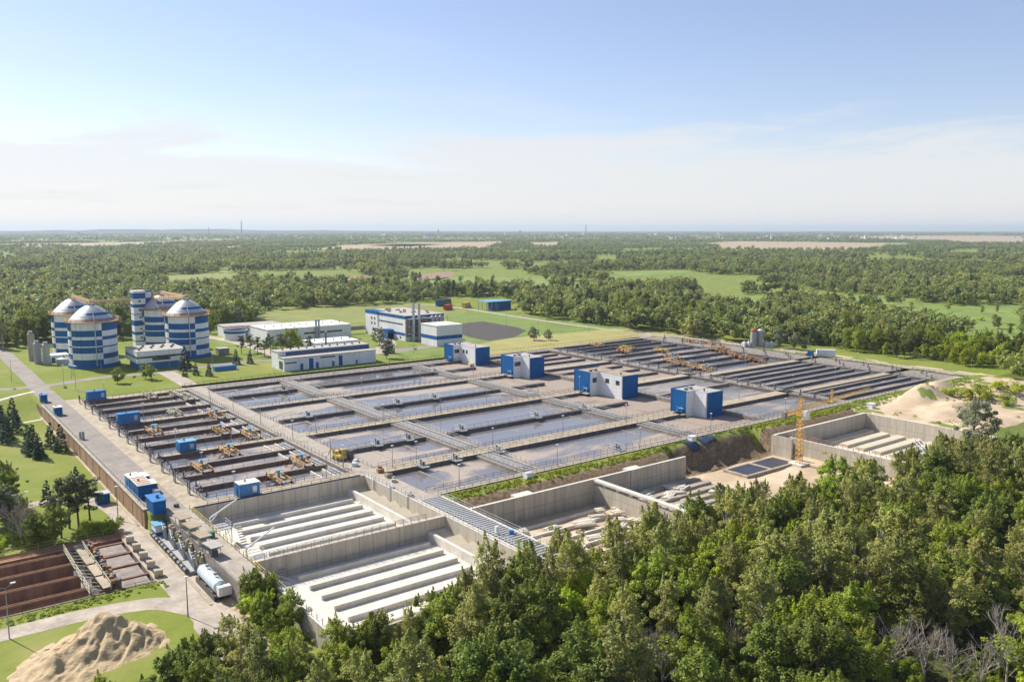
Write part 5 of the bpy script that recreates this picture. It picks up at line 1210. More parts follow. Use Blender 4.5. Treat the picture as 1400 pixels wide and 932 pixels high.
# ---------------------------------------------------------------- far fields (pixel outlines of patches, on the plain)
far_fields = [
 ('field_tan', [(0,333.5),(60,333),(150,332),(320,327.5),(325,330),(180,334.5),(90,337),(0,338)]),
 ('field_tan', [(296,339),(330,336.5),(330,341),(300,343)]), ('field_brown', [(86,359),(148,354),(146,363),(104,366)]),
 ('field_tan', [(430,341),(470,335.5),(560,332.5),(640,331),(685,330),(690,333),(660,341),(600,343),(500,342.5)]), ('field_green', [(500,336),(545,333.6),(610,334),(560,337)]),
 ('field_brown', [(437,377),(500,376.5),(524,380),(512,388),(452,386)]), ('field_brown', [(560,376),(618,371),(622,377),(600,383),(570,383)]),
 ('field_green', [(525,383),(570,384),(622,378),(700,380),(765,381),(772,388),(752,396),(700,400),(640,402),(560,398),(540,392)]),
 ('field_tan', [(722,332),(765,331),(762,338),(730,339)]), ('field_tan', [(955,333),(1010,330),(1100,331),(1245,333),(1240,337),(1180,342),(1060,343),(985,339)]),
 ('field_tan', [(1160,323.5),(1300,322.5),(1400,323),(1400,333),(1330,334),(1290,331),(1180,328)]), ('field_tan', [(990,352),(1010,351.5),(1010,357),(990,357)]),
 ('field_green', [(1070,358),(1180,354.5),(1290,355),(1400,361),(1400,365),(1280,364),(1180,361)]), ('field_yellow', [(1090,356),(1180,354.5),(1290,355.5),(1200,357.5)]),
 ('field_green', [(1170,426),(1230,420),(1400,416),(1400,470),(1330,458),(1240,448),(1180,440)]), ('field_green', [(975,406),(1060,402),(1200,404),(1260,410),(1180,422),(1080,414),(1000,414)]),
 ('field_green', [(300,366),(318,365),(316,373),(300,374)]), ('field_green', [(205,392),(240,389),(300,388),(330,392),(270,398),(215,398)]),
 ('field_tan', [(0,351),(14,350),(12,358),(0,360)]), ('field_green', [(0,340),(120,337),(200,338),(60,342)]), ('field_green', [(1060,344),(1180,343.5),(1150,346),(1080,346)]),
 ('field_green', [(350,398),(420,392),(470,396),(430,404),(360,406)]), ('field_yellow', [(640,345),(760,343),(800,347),(700,350)]), ('field_green', [(0,372),(60,370),(80,374),(20,378)]), ('field_tan', [(380,350),(440,348),(450,351),(390,353)]), ('field_green', [(830,372),(930,369),(960,373),(860,378)]),
 ('field_yellow', [(205,378),(300,373),(345,376),(300,381),(220,383)]), ('field_green', [(720,398),(790,396),(840,402),(800,408),(740,406)]),
]
for nm, pl in far_fields: pxsheet('field', pl, M[nm], z=0, lift=.5 if pl[0][1] < 345 else .15)

# ---------------------------------------------------------------- vegetation meshes
rng = np.random.default_rng(5)
def leaf_cloud(cent, rad, nper, size, flat=.8, up=.25, seed=0):
    """quads scattered over blobs: cent (n,3), rad (n,)"""
    rg = np.random.default_rng(seed); V = []
    n = len(cent); idx = np.repeat(np.arange(n), nper)
    d = rg.normal(size=(len(idx), 3)); d /= np.linalg.norm(d, axis=1)[:, None]
    rr = rg.uniform(.55, 1.08, len(idx))**.7
    pos = cent[idx]+d*(rad[idx]*rr)[:, None]*np.array([1, 1, flat])
    nrm = d*.8+rg.normal(size=d.shape)*.5+np.array([0, 0, up+.35]); nrm /= np.linalg.norm(nrm, axis=1)[:, None]
    t1 = np.cross(nrm, rg.normal(size=d.shape)); t1 /= np.linalg.norm(t1, axis=1)[:, None]; t2 = np.cross(nrm, t1)
    s = size*rg.uniform(.6, 1.35, len(idx))[:, None]
    q = np.stack([pos-t1*s-t2*s*.55, pos+t1*s*.2-t2*s*.9, pos+t1*s+t2*s*.5, pos-t1*s*.3+t2*s*.9], 1)
    return q.reshape(-1, 3)
def quadmesh(name, v, m):
    me = bpy.data.meshes.new(name); n = len(v)
    me.vertices.add(n); me.vertices.foreach_set('co', v.astype(np.float32).ravel())
    me.loops.add(n); me.loops.foreach_set('vertex_index', np.arange(n, dtype=np.int32))
    me.polygons.add(n//4); me.polygons.foreach_set('loop_start', np.arange(0, n, 4, dtype=np.int32)); me.polygons.foreach_set('loop_total', np.full(n//4, 4, np.int32))
    me.update(calc_edges=True); me.materials.append(m); return me
def meshfrom(k, name, m):
    me = bpy.data.meshes.new(name); me.from_pydata([tuple(map(float, v)) for v in k.v], [], k.f); me.materials.append(m); me.update(); return me
def branchy(k, p, d, L, r, depth, rg, spread=.6, n=4):
    q = p+d*L; k.tube(p, q, r, r*.6, n=n, caps=False)
    if depth == 0: return
    for i in range(3 if depth > 1 else 4):
        nd = d+rg.normal(size=3)*spread; nd[2] += .35; nd /= np.linalg.norm(nd)
        branchy(k, p+d*L*rg.uniform(.55, 1), nd, L*rg.uniform(.55, .8), r*.55, depth-1, rg, spread, n)
def make_tree(kind, seed):
    """returns (trunk mesh, crown mesh) for a tree of height about 10 with the base at the origin"""
    rg = np.random.default_rng(seed); k = MB(); H = 10.
    if kind in ('leafy', 'bright', 'dark', 'olive', 'silver_leaf'):
        wid = {'leafy':3.7, 'bright':3.9, 'dark':3.5, 'olive':2.35, 'silver_leaf':4.2}[kind]*rg.uniform(.82,1.15)
        base = {'leafy':.20, 'bright':.15, 'dark':.22, 'olive':.22, 'silver_leaf':.2}[kind]
        nl = int(rg.integers(40, 58)); lean = rg.normal(size=2)*.08; pw = rg.uniform(.7, 1.5)
        cs = []; rs = []
        for i in range(nl):
            h = rg.uniform(base, .97)
            env = wid*np.sin(np.pi*min(1, max(.05, (h-base*.6)/(1.06-base*.6)))**pw)**.75
            a_ = rg.uniform(0, 2*np.pi); rr = env*rg.uniform(.45, 1.0)*(0.8+.35*np.sin(3*a_+seed))
            cs.append((np.cos(a_)*rr+lean[0]*h*H, np.sin(a_)*rr+lean[1]*h*H, h*H)); rs.append(rg.uniform(.45, 1.15)*(.85 if kind == 'olive' else 1.0))
        cs = np.array(cs); rs = np.array(rs)
        k.tube((0,0,-.5), (0,0,H*.55), .2, .12, n=7); k.tube((0,0,H*.55), (0.1,0,H*.88), .12, .03, n=5)
        for c in cs[::2]:
            z0_ = max(1.5, c[2]-1.8-rg.random()); k.tube((0,0,z0_), c, .08, .02, n=4, caps=False)
        v = leaf_cloud(cs, rs, 200 if kind != 'olive' else 120, {'leafy':.115,'bright':.125,'dark':.115,'olive':.09,'silver_leaf':.12}[kind], seed=seed)
        # loose outer sprays for a ragged outline
        ls = []; lr = []; top_ = np.argsort(-cs[:, 2])
        for q_ in range(8):
            i_ = int(top_[q_ % 14]); L_ = rg.uniform(.6, 1.7); dx_ = rg.normal(size=2)*.25
            for w_ in np.linspace(.2, 1, 5): ls.append(cs[i_]+np.array([dx_[0]*w_, dx_[1]*w_, rs[i_]*.6+L_*w_])); lr.append(.42*(1.15-w_))
        v = np.concatenate([v, leaf_cloud(np.array(ls), np.array(lr), 24, .1, flat=1.2, seed=seed+7)])
        n2 = 60; c2 = cs[rg.integers(0, nl, n2)]+rg.normal(size=(n2,3))*.75; v2 = leaf_cloud(c2, np.full(n2,.36), 40, .10, seed=seed+99)
        return k, np.concatenate([v, v2])
    if kind == 'spruce':
        k.tube((0,0,-.3),(0,0,H*.97), .17, .02, n=7); cs = []; rs = []
        for i in range(26):
            h = .06+.92*i/26; R_ = 2.75*(1-h)**.85+.12
            for j in range(max(3, int(11*(1-h)+2))):
                a_ = rg.uniform(0, 6.28); cs.append((cos(a_)*R_*rg.uniform(.5,1), sin(a_)*R_*rg.uniform(.5,1), h*H-.2*R_*rg.random())); rs.append(.24+.34*(1-h))
        return k, leaf_cloud(np.array(cs), np.array(rs), 34, .12, flat=.55, seed=seed)
    if kind == 'pine':
        k.tube((0,0,-.3),(.3,.1,H*.6), .2, .13, n=7); k.tube((.3,.1,H*.6),(.1,.2,H*.93),.13,.04,n=6); cs = []; rs = []
        for i in range(30):
            h = rg.uniform(.38,.98); R_ = 2.9*(1-(h-.3)*.75)*rg.uniform(.35,1); a_ = rg.uniform(0,6.28); c = (cos(a_)*R_, sin(a_)*R_, h*H); cs.append(c); rs.append(rg.uniform(.5,.95)); k.tube((.2,.1,h*H-.7), c, .07, .03, n=4, caps=False)
        return k, leaf_cloud(np.array(cs), np.array(rs), 120, .12, flat=.55, seed=seed)
    if kind == 'dead':
        k.tube((0,0,-.5),(0,0,3.2),.16,.13,n=6)
        for i in range(7): 
            d = rg.normal(size=3)*np.array([.45,.45,.1])+np.array([0,0,1.]); d /= np.linalg.norm(d); branchy(k, np.array((0,0,1.5+i*.35)), d, 3.2, .075, 3, rg, .42)
        return k, None
    if kind == 'bush':
        cs = rg.normal(size=(14,3))*np.array([1.3,1.3,.5])+np.array([0,0,1.3]); rs = rg.uniform(.6,1.1,14)
        for c in cs[::3]: k.tube((0,0,-.2), c, .06, .02, n=4)
        return k, leaf_cloud(cs, rs, 130, .14, seed=seed)
TREES = {}
def treeproto(kind, variants, leaf=None, bark='bark'):
    out = []
    for i in range(variants):
        k, v = make_tree(kind if kind in ('leafy','bright','dark','olive','silver_leaf','spruce','pine','dead','bush') else 'leafy', 100+i*17+len(kind))
        tm = meshfrom(k, 'trunk', M['deadwood' if kind == 'dead' else bark]); cm = quadmesh('crown', v, M[leaf or kind]) if v is not None else None
        out.append((tm, cm))
    TREES[kind] = out
treeproto('leafy', 8); treeproto('bright', 7); treeproto('dark', 6); treeproto('olive', 9, bark='birchbark'); treeproto('silver_leaf', 2); treeproto('spruce', 3); treeproto('pine', 3); treeproto('dead', 4); treeproto('bush', 3, leaf='bright')
LAB = {}
def tree(kind, x, y, h, label, group, name=None, wscale=1.0, z=None, cat='tree'):
    tm, cm = random.choice(TREES[kind]); s = h/10.
    nm = name or {'spruce':'spruce_tree','pine':'pine_tree','dead':'dead_tree','bush':'bush','olive':'birch_tree','dark':'dark_green_tree','bright':'bright_green_tree','silver_leaf':'willow_tree'}.get(kind, 'deciduous_tree')  # bright and dark kinds are sorted by foliage tone; their species is unknown
    zz = float(hz(x, y)) if z is None else z
    t = thing(nm, label, cat, (x,y,zz), group); t.rotation_euler = (0,0,random.uniform(0,6.28)); t.scale = (s*wscale, s*wscale, s)
    o = bpy.data.objects.new('trunk' if kind != 'bush' else 'stem', tm); COL.objects.link(o); o.parent = t
    if cm: o = bpy.data.objects.new('crown' if kind != 'bush' else 'foliage', cm); COL.objects.link(o); o.parent = t
    return t
random.seed(11)
EX = [0,60,200,300,345,380,480,520,600,690,720,800,870,900,960,1000,1060,1130,1180,1250,1300,1400,1500]; EY = [925,915,890,862,815,860,855,815,795,735,715,705,695,668,655,655,690,625,632,602,600,600,590]
DEAD = [(880,905,9.5),(905,915,10),(1215,900,11),(1010,880,8.5),(1300,915,10),(1375,905,12),(1262,910,11),(1340,915,10)]
def fit(x, y, h):
    z = float(hz(x, y)); px, py = Qn(x, y, z+h*.93); lim = float(np.interp(px, EX, EY))
    while py < lim and h > 3.5: h *= .9; py = Qn(x, y, z+h*.93)[1]
    return h
# foreground wood, trees placed on a jittered grid inside the woodland outline
wood = [(60,107),(49.5,107.2),(48.3,112),(46,128),(34,121),(20,112),(8,98),(-10,92),(40,50),(95,10),(190,-10),(330,20),(400,60),(372,112),(345,112),(318,112),(300,118),(276,108),(252,101),(205,102),(180,104),(150,101),(120,103),(95,104)]
wp = np.array(wood)
desc = {'leafy':'leafy mid-green tree in the dense foreground wood','bright':'bright yellow-green leafy tree in the foreground wood','olive':'feathery olive-green birch in the foreground wood','dark':'dark green tree in the foreground wood','silver_leaf':'silvery willow standing in the foreground wood'}
cnt = 0; pts = []
sp_ = 5.0
for ix in range(-4, 92):
    for iy in range(-4, 34):
        x = ix*sp_+random.uniform(-2.1,2.1)+(iy % 2)*2.5; y = iy*sp_+random.uniform(-2.1,2.1)
        if not inpoly(np.array([x]), np.array([y]), wood)[0]: continue
        px, py = Qn(x, y, 4.0)
        d = math.hypot(x, y)
        if d < 84 or d > 520 or px < -60 or px > 1460 or py > 1010: continue
        pts.append((d, x, y, px))
pts.sort()
# thin with distance so the individual count stays below 300 of a kind
kinds = {}
for d, x, y, px in pts:
    py = float(Qn(x, y, -2.)[1])
    if d > 175 and random.random() < .42: continue
    r = random.random(); side = px/1400
    clump = float(vnoise(np.array(x), np.array(y), 22, 6))
    if d > 128: kd = 'olive' if r < .50 else 'leafy' if r < .74 else 'dark' if r < .86 else 'bright'
    else: kd = 'bright' if r < .30+.25*(clump-.5) else 'leafy' if r < .60 else 'dark' if r < .80 else 'olive'
    if kd == 'bright' and d > 170: kd = 'leafy'
    h = {'bright':8.6,'leafy':10.0,'dark':10.8,'olive':12.5}[kd]*random.uniform(.7,1.2)
    if x < 62 and y > 84: h *= .72
    h = fit(x, y, h)
    if h <= 3.6: continue
    if any(abs(px-q[0]) < 26 and py > q[1]-45 for q in DEAD): h = min(h, 4.0)
    tree(kd, x, y, h, desc[kd], 'foreground wood: '+kd.replace('_leaf','')+' trees', wscale=random.uniform(.95,1.3)); kinds[kd] = kinds.get(kd, 0)+1
print('foreground trees', kinds, sum(kinds.values()))
for px, py, h in DEAD:
    x, y = P(px, py+38, -4); tree('dead', x, y, h, 'bare pale dead tree at the bottom edge of the wood', 'bare trees in the wood')
x, y = P(1342,612,0); tree('silver_leaf', x-3, y+1, 13.5, 'large silvery grey-green willow in front of the sand heaps on the right', None, name='willow_tree', z=0)
# slim trees in front of the basins
for i, (x, y, h) in enumerate(((66.5,101,10),(71,103.5,10.5),(75.5,103.5,9.5),(101,101,9.5),(105,104.5,9),(108,104,9.5),(112,104,10),(116,105,9),(140,106,10),(146,105.5,11),(150,106.5,9),(128,103,9),(60,103.5,8),(92,100,9))):
    tree('olive', x, y, h, 'slim young tree at the edge of the wood before the basins', 'slim young trees at the basin edge', wscale=.8)
ug = []
while len(ug) < 2600:
    x = random.uniform(0, 260); y = random.uniform(10, 125)
    if inpoly(np.array([x]), np.array([y]), wood)[0] and 80 < math.hypot(x, y) < 300: ug.append((x, y, float(hz(x, y))+.7))
UG = np.array(ug); ugm = leaf_cloud(UG, np.random.default_rng(3).uniform(.6, 1.6, len(UG)), 26, .2, flat=.8, seed=8)
o = bpy.data.objects.new('undergrowth', quadmesh('undergrowth', ugm, M['undergrowth'])); COL.objects.link(o); struct(o, 'stuff')
# left lawn spruces
for i, (px, py, h) in enumerate(((5,598,10.5),(10,606,9),(22,592,8),(46,622,9.5),(40,618,8.5),(54,627,7.5),(70,612,8),(84,617,8.5),(18,578,9),(2,585,8))):
    x, y = P(px, py, -4); tree('spruce', x, y, h, 'dark blue-green spruce in the group on the lower left lawn', 'spruces on the lower lawn')
x, y = P(53,628,-4); tree('spruce', x, y, 4, 'smallest spruce, standing in front of the lawn group', None)
for (px, py, h, l) in ((253,506,11,'tall dark spruce beside the low white building'),(268,513,5.5,'small spruce right of the tall dark one'),(286,514,6.2,'bushy spruce left of the blue lying container'),(323,498,7.2,'conical spruce on the lawn, left of a pair before the halls'),(342,497,6.2,'conical spruce on the lawn, right of a pair before the halls'),(535,483,7.5,'lone conical spruce beside the road before the tall building'),(65,690,6.2,'blue spruce alone on the lower lawn near the pines'),(251,515,3,'small columnar conifer on the lawn edge, left'),(255,515,3,'small columnar conifer on the lawn edge, right')):
    x, y = P(px, py, -4 if px < 100 else 0); tree('spruce', x, y, h, l, None)
for (px, py, l, kd, h) in ((161,524,'round green tree on the lawn before the front left digester','leafy',6.2),(199,518,'round dark tree on the lawn, left of a pair','dark',5.6),(207.5,519,'round dark tree on the lawn, right of a pair','leafy',5.8),(184,516,'small purplish shrub on the lawn','bush',3.0),(90,530,'purplish shrub beside the road junction','bush',3.4),(20,532,'low dark shrub on the left lawn','bush',2),(730,465,'round olive bush on the dry grass, larger of two','silver_leaf',7),(750,465,'round olive bush on the dry grass, smaller of two','silver_leaf',5.5),
                        (519,472,'grey-green willow at the end of the long white hall, rear one','silver_leaf',8.5),(528,490,'grey-green willow at the end of the long white hall, front one','silver_leaf',8.5),(568,478,'small reddish shrub by the road before the tall building','bush',3.5),(400,484,'reddish bare tree at the corner of the long white hall','dead',7)):
    x, y = P(px, py); tree(kd, x, y, h, l, None, wscale=1.15 if kd != 'bush' else 1)
for i, (px, py, h, kd) in enumerate(((330,478,9,'pine'),(342,476,10,'pine'),(352,480,9,'pine'),(362,482,9.5,'pine'),(370,478,10,'pine'),(385,478,10,'pine'),(398,478,11,'leafy'),(392,474,10,'dark'),(410,476,8,'leafy'),(422,478,8,'pine'),(405,470,10,'olive'),(378,484,8,'dark'))):
    x, y = P(px, py+6); tree(kd, x, y, h, 'tree in the clump between the halls and the lawn', 'trees before the big white hall')
# pine group lower left
for i, (px, py, h, kd) in enumerate(((10,735,11,'pine'),(30,745,10,'dead'),(33,752,9,'dead'),(95,722,11.5,'pine'),(108,722,12,'pine'),(124,718,11,'pine'),(75,742,8,'dark'),(84,735,9.5,'pine'),(2,700,11,'dark'),(14,705,10,'leafy'),(45,748,6,'dark'),(60,748,6,'leafy'),(-10,720,12,'dark'),(20,728,9,'pine'),(105,668,6,'spruce'),(98,664,4,'spruce'),(40,735,8,'olive'))):
    x, y = P(px, py, -4)
    if y < 188: y = 189.5+random.random()*3
    tree(kd, x, y, h, 'tree in the mixed pine group behind the rusty tank', 'pine group behind the rusty tank', wscale=1.05)
x, y = P(158,728,-4); tree('bush', x, y+1, 11, 'bright yellow-green round bush at the corner of the rusty tank', None, wscale=.85, cat='bush')
for i in range(26):
    x = random.uniform(-8, 36); tree('bush', x, random.uniform(188.5, 194), random.uniform(4, 8), 'low shrub under the pines behind the rusty tank railing', 'shrubs under the pines', cat='bush')
# bushes by the tanker and along the pits
for i in range(40):
    f = random.random(); x, y = [(46+4*f, 132.5+2.5*random.random()), (44+5*random.random(), 118+15*f), (52+random.random()*4, 105+f*3)][i % 3]
    tree('bush' if i % 2 else 'leafy', x, y, random.uniform(4,7), 'bush at the lower road end beside the tanker', 'bushes beside the tanker', cat='bush', z=-4)
# verge weeds: countless -> one stuff object
def weeds(name, pts_, size, m, seed=1, n=26, rad=.55):
    c = np.array(pts_); v = leaf_cloud(c, np.full(len(c), rad)*np.random.default_rng(seed).uniform(.5,1.4,len(c)), n, size, flat=.7, seed=seed)
    me = quadmesh(name, v, M[m]); o = bpy.data.objects.new(name, me); COL.objects.link(o); return struct(o, 'stuff')
vp = [(x, y, float(hz(x,y))+.25) for x, y in ((random.uniform(99,262), random.uniform(150.6,155.0)) for _ in range(820)) if not (172 < x < 207 and y < 154.3)]
weeds('verge_weeds', vp, .16, 'bright')
vp = [(x, y, float(hz(x,y))+.2) for x, y in ((random.uniform(255,350), random.uniform(147,155.8)) for _ in range(420))]
weeds('verge_weeds', vp, .15, 'leafy', 4)
vp = [(x, y, -3.9) for x, y in ((random.uniform(-20,38), random.uniform(152.2,155.3)) for _ in range(260))]
weeds('verge_weeds', vp, .12, 'leafy', 5, rad=.35)
vp = [(x, y, float(hz(x,y))+.2) for x, y in ((random.uniform(258,345), random.gauss(126,16)) for _ in range(260)) if vnoise(np.array(x),np.array(y),9,3) > .55]
weeds('shrub_patches', vp, .2, 'leafy', 6, rad=.8)
for i, (px, py, h, kd) in enumerate(((1300,545,8,'bush'),(1325,548,9,'bush'),(1350,552,9,'bush'),(1375,556,8,'bush'),(1340,540,8,'bush'),(1365,546,8,'bush'),(1390,548,9,'bush'))):
    x, y = P(px, py); tree(kd, x, y, h*1.5, 'green bush between the gravel road and the sand heaps', 'bushes above the sand heaps', cat='bush')

# tree belt behind the plant, individuals
random.seed(21)
belt = [(690,428,8),(700,430,14),(720,432,15),(745,436,15),(770,440,15),(800,444,16),(835,448,17),(870,452,18),(900,455,16),(940,459,15),(985,465,16),(1020,468,18),(1060,472,19),(1100,476,20),(1140,482,19),(1180,489,18),(1220,494,15),(1260,499,15),(1300,504,15),(1340,508,15),(1380,513,15),(1410,516,15)]
bx = [b_[0] for b_ in belt]; by = [b_[1] for b_ in belt]; bh = [b_[2] for b_ in belt]
nb = 0
for row in range(4):
    px = 692+row*3
    while px < 1425:
        py = float(np.interp(px, bx, by))-row*4.2-7+random.uniform(-2,2); h = float(np.interp(px, bx, bh))*random.uniform(.48,.9)*(1.0 if vnoise(np.array(px*1.),np.array(3.),45,8) > .4 else .6)
        if row == 0: h *= .66
        if px < 712: py = 408-row*2
        if row == 1: h *= .85
        if px > 1270 and row < 3: kd, h = 'bright', h*.85
        else: kd = random.choice(['leafy','dark','leafy','dark','olive','bright'])
        x, y = P(px, py, 0)
        tree(kd, x, y, h, ('yellow-green tree' if kd == 'bright' else 'dense dark tree' if kd == 'dark' else 'mid-green tree' if kd == 'leafy' else 'tall airy olive-green tree')+' in the belt beyond the right gravel road', 'belt of trees beyond the right road, '+kd, name='belt_tree', wscale=random.uniform(.85,1.25), z=0); nb += 1  # belt mixes several leafy kinds; no single species is known
        px += random.uniform(9, 17)
for i, (px, py, h) in enumerate(((862,449,8),(905,451,7),(925,452,6.5),(1085,478,8),(1100,479,6),(958,462,9),(1065,476,9.5))):
    x, y = P(px, py); tree('silver_leaf', x, y, h, 'round grey-green willow on the mown strip before the tree belt', 'round willows on the mown strip')
# line behind digesters and halls
for row in range(4):
    px = -10+row*4
    while px < 690:
        base = float(np.interp(px, [0,60,130,180,290,330,345,352,420,480,600,640,690], [478,470,468,462,456,450,446,424,417,414,411,414,424]))
        py = base-row*4-random.uniform(0,3); h = float(np.interp(px, [0,290,345,360,500,690], [15,14,13,8,8,10]))*random.uniform(.6,1.1)
        if 592 < px < 704: py = min(py, 407-row*3)
        kd = random.choice(['leafy','dark','dark','olive','leafy','silver_leaf'] if px > 60 else ['leafy','dark','olive','leafy'])
        x, y = P(px, py); tree(kd, x, y, h, ('dark' if kd == 'dark' else 'mid-green' if kd == 'leafy' else 'pale olive' if kd == 'olive' else 'silvery')+' tree at the edge of the woods behind the digesters and halls', 'woodland edge behind the buildings, '+kd, wscale=random.uniform(.9,1.3), z=0)
        px += random.uniform(11, 20)
for i in range(34):
    px = random.uniform(1150,1400); py = random.uniform(424,462); x, y = P(px, py); tree(random.choice(['bush','leafy','olive']), x, y, random.uniform(4,9), 'scattered shrub on the green meadow behind the belt', 'meadow shrubs', wscale=1.3, cat='bush', z=0)
for i in range(20):
    px = random.uniform(540,760); py = random.uniform(383,404); x, y = P(px, py); tree(random.choice(['bush','dark','leafy']), x, y, random.uniform(6,12), 'lone tree on the meadow beyond the works', 'meadow trees', wscale=1.3, z=0)

# ---------------------------------------------------------------- far woods as scattered instances (stuff)
src = bpy.data.collections.new('wood_sources')
def src_obj(name, v, m):
    o = bpy.data.objects.new(name, quadmesh(name, v, m)); src.objects.link(o); return o
def farcrown(seed, kind):
    rg = np.random.default_rng(seed); n = 12
    if kind == 'con':
        cs = np.array([(rg.normal()*.5*(1-i/n), rg.normal()*.5*(1-i/n), 2+8*i/n) for i in range(n)]); rs = np.array([2.2*(1-i/n)**.6+.35 for i in range(n)])
        return leaf_cloud(cs, rs, 26, .42, seed=seed)
    cs = rg.normal(size=(n,3))*np.array([1.7,1.7,1.7])+np.array([0,0,5.6]); cs[:,2] = np.clip(cs[:,2], 2, 9)
    return leaf_cloud(cs, rg.uniform(1.1,2.0,n), 30, .48, seed=seed)
for i in range(4): src_obj('far_crown', farcrown(i, 'dec'), M['farleaf'])
src_obj('far_crown', farcrown(10, 'con'), M['fardark']); src_obj('far_crown', farcrown(11, 'dec'), M['fardark'])
src_obj('far_crown', farcrown(20, 'dec'), M['olive'])
def scatter(name, P3, scl):
    me = bpy.data.meshes.new(name); me.vertices.add(len(P3)); me.vertices.foreach_set('co', P3.astype(np.float32).ravel())
    at = me.attributes.new('scl', 'FLOAT', 'POINT'); at.data.foreach_set('value', scl.astype(np.float32))
    o = bpy.data.objects.new(name, me); COL.objects.link(o); struct(o, 'stuff')
    ng = bpy.data.node_groups.new(name, 'GeometryNodeTree'); ng.interface.new_socket('Geometry', in_out='INPUT', socket_type='NodeSocketGeometry'); ng.interface.new_socket('Geometry', in_out='OUTPUT', socket_type='NodeSocketGeometry')
    N, Lk = ng.nodes, ng.links
    gi = N.new('NodeGroupInput'); go = N.new('NodeGroupOutput'); ip = N.new('GeometryNodeInstanceOnPoints'); ci = N.new('GeometryNodeCollectionInfo')
    ci.inputs['Collection'].default_value = src; ci.inputs['Separate Children'].default_value = True; ci.inputs['Reset Children'].default_value = True
    mp_ = N.new('GeometryNodeMeshToPoints'); Lk.new(gi.outputs[0], mp_.inputs[0]); Lk.new(mp_.outputs[0], ip.inputs['Points'])
    Lk.new(ci.outputs[0], ip.inputs['Instance']); ip.inputs['Pick Instance'].default_value = True
    rv = N.new('FunctionNodeRandomValue'); rv.data_type = 'INT'; rv.inputs[4].default_value = 0; rv.inputs[5].default_value = 6; Lk.new(rv.outputs[2], ip.inputs['Instance Index'])
    rr = N.new('FunctionNodeRandomValue'); rr.data_type = 'FLOAT_VECTOR'; rr.inputs[1].default_value = (0.1,0.1,6.28); Lk.new(rr.outputs[0], ip.inputs['Rotation'])
    na = N.new('GeometryNodeInputNamedAttribute'); na.data_type = 'FLOAT'; na.inputs[0].default_value = 'scl'; Lk.new(na.outputs[0], ip.inputs['Scale'])
    Lk.new(ip.outputs[0], go.inputs[0]); md = o.modifiers.new('scatter', 'NODES'); md.node_group = ng; return o
clear = [p for _, p in far_fields]
clear += [[(-200,482),(0,480),(130,470),(290,456),(345,448),(350,426),(480,418),(596,412),(604,405),(705,407),(716,430),(850,449),(980,467),(1100,479),(1250,504),(1400,522),(1700,570),(1700,2000),(-500,2000)]]
def wood_pts(r0, r1, spacing, jit=.5, amax=R(38), thin=0):
    rg = np.random.default_rng(int(r0)); area = (r1*r1-r0*r0)*amax; n = int(area/spacing**2)
    r = np.sqrt(rg.uniform(r0*r0, r1*r1, n)); th = AZ+rg.uniform(-amax, amax, n); x = r*np.cos(th); y = r*np.sin(th)
    px, py = Qn(x, y, 0*x); keep = np.ones(n, bool)
    for p in clear: keep &= ~inpoly(px, py, p)
    # natural openings
    nz = vnoise(x, y, 210, 41)*.62+vnoise(x, y, 60, 42)*.38; keep &= nz > thin
    x, y = x[keep], y[keep]; return x, y, rg
def add_wood(name, r0, r1, spacing, hscale, thin):
    x, y, rg = wood_pts(r0, r1, spacing, thin=thin)
    clump = .75+.5*vnoise(x, y, 60, 9); s = hscale*clump*rg.uniform(.7,1.2,len(x)); z = hz(x, y)-.3
    scatter(name, np.stack([x,y,z],1), s); print(name, len(x))
add_wood('near_wood', 340, 900, 7.2, 1.22, .43)
add_wood('middle_wood', 900, 2000, 9.5, 1.25, .40)
add_wood('far_wood', 2000, 4500, 15, 1.15, .45)
add_wood('distant_wood', 4500, 14000, 45, 1.8, .46)
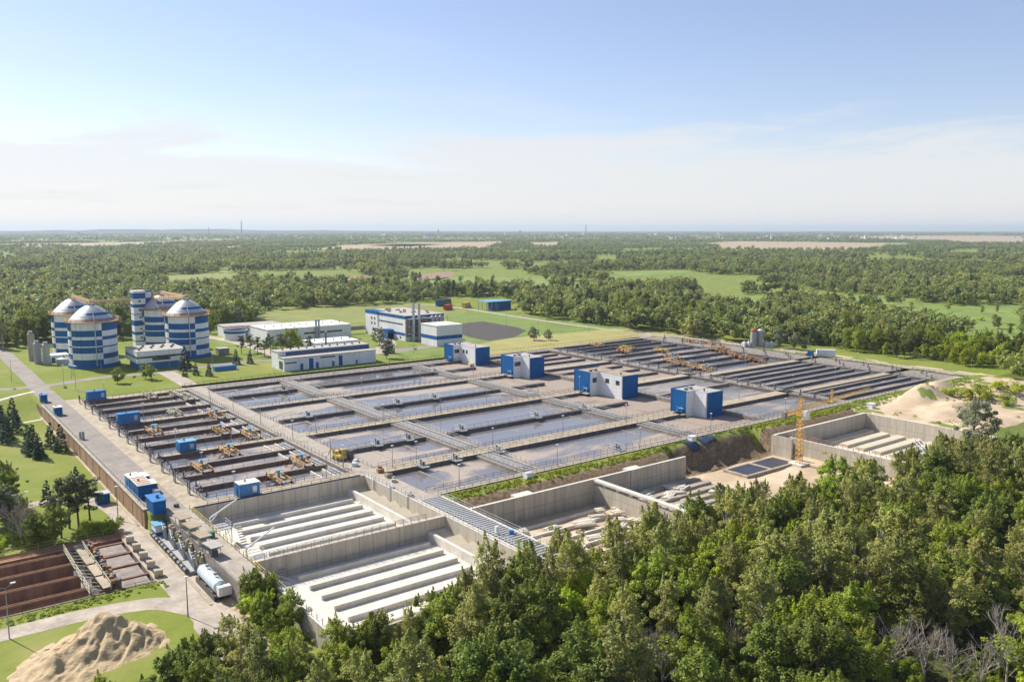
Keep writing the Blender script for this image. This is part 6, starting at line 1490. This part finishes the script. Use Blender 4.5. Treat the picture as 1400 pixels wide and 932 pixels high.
# town at the horizon: small houses
random.seed(31)
h0 = thing('house', 'tiny pale house in the distant town below the horizon', 'house', (0,0,0), 'distant houses of the town')
MB().box(-9,9,-6,6,0,8).build('wall', M['white'], h0); k = MB(); k.v += [(-10,-7,8),(10,-7,8),(10,7,8),(-10,7,8),(-10,0,12),(10,0,12)]; k.f += [(0,1,5,4),(2,3,4,5),(0,4,3),(1,2,5)]; k.mi += [0]*4; k.build('roof', M['brownroof'], h0)
first = True
for i in range(110):
    px = random.choice([random.uniform(520,760), random.uniform(880,1260), random.uniform(30,420), random.uniform(760,1400)]); py = random.uniform(321.5, 330)
    x, y = P(px, py); 
    s = random.uniform(.45,1.0); 
    if first: h0.location = (x,y,6); h0.scale = (s,s,s); first = False
    else: dup(h0, (x,y,8), random.uniform(0,3), scale=(s*random.uniform(1,2.2),s,s*random.uniform(1,2.2)))
# low wooded ridge on the left horizon
k = MB(); pr = []
for i in range(60):
    px = -60+i*28; hgt = 14+46*max(0, 1-abs(px-250)/420)*(.7+.5*random.random()) if px < 900 else 14+8*random.random()
    x, y = P(px, 320); d = np.array((x,y)); d = d/np.linalg.norm(d)*13500; pr.append((d[0], d[1], hgt))
for a_, b_ in zip(pr[:-1], pr[1:]):
    k.quad((a_[0],a_[1],-20),(b_[0],b_[1],-20),b_,a_); ao = (a_[0]*1.15,a_[1]*1.15,-20); bo = (b_[0]*1.15,b_[1]*1.15,-20); k.quad(a_, b_, bo, ao)
struct(k.build('hills', M['dark']))

# ---------------------------------------------------------------- haze
hm = bpy.data.materials.new('haze'); hm.use_nodes = True; nt = hm.node_tree
for n in list(nt.nodes):
    if n.type != 'OUTPUT_MATERIAL': nt.nodes.remove(n)
pv = nt.nodes.new('ShaderNodeVolumePrincipled'); pv.inputs['Density'].default_value = 7.5e-5; pv.inputs['Color'].default_value = (.74,.85,.95,1); pv.inputs['Anisotropy'].default_value = .2
nt.links.new(pv.outputs[0], nt.nodes['Material Output'].inputs['Volume'])
HZ = 34000
o = MB().box(-HZ, HZ, -HZ, HZ, -32, 150).build('haze', hm); struct(o, 'stuff')
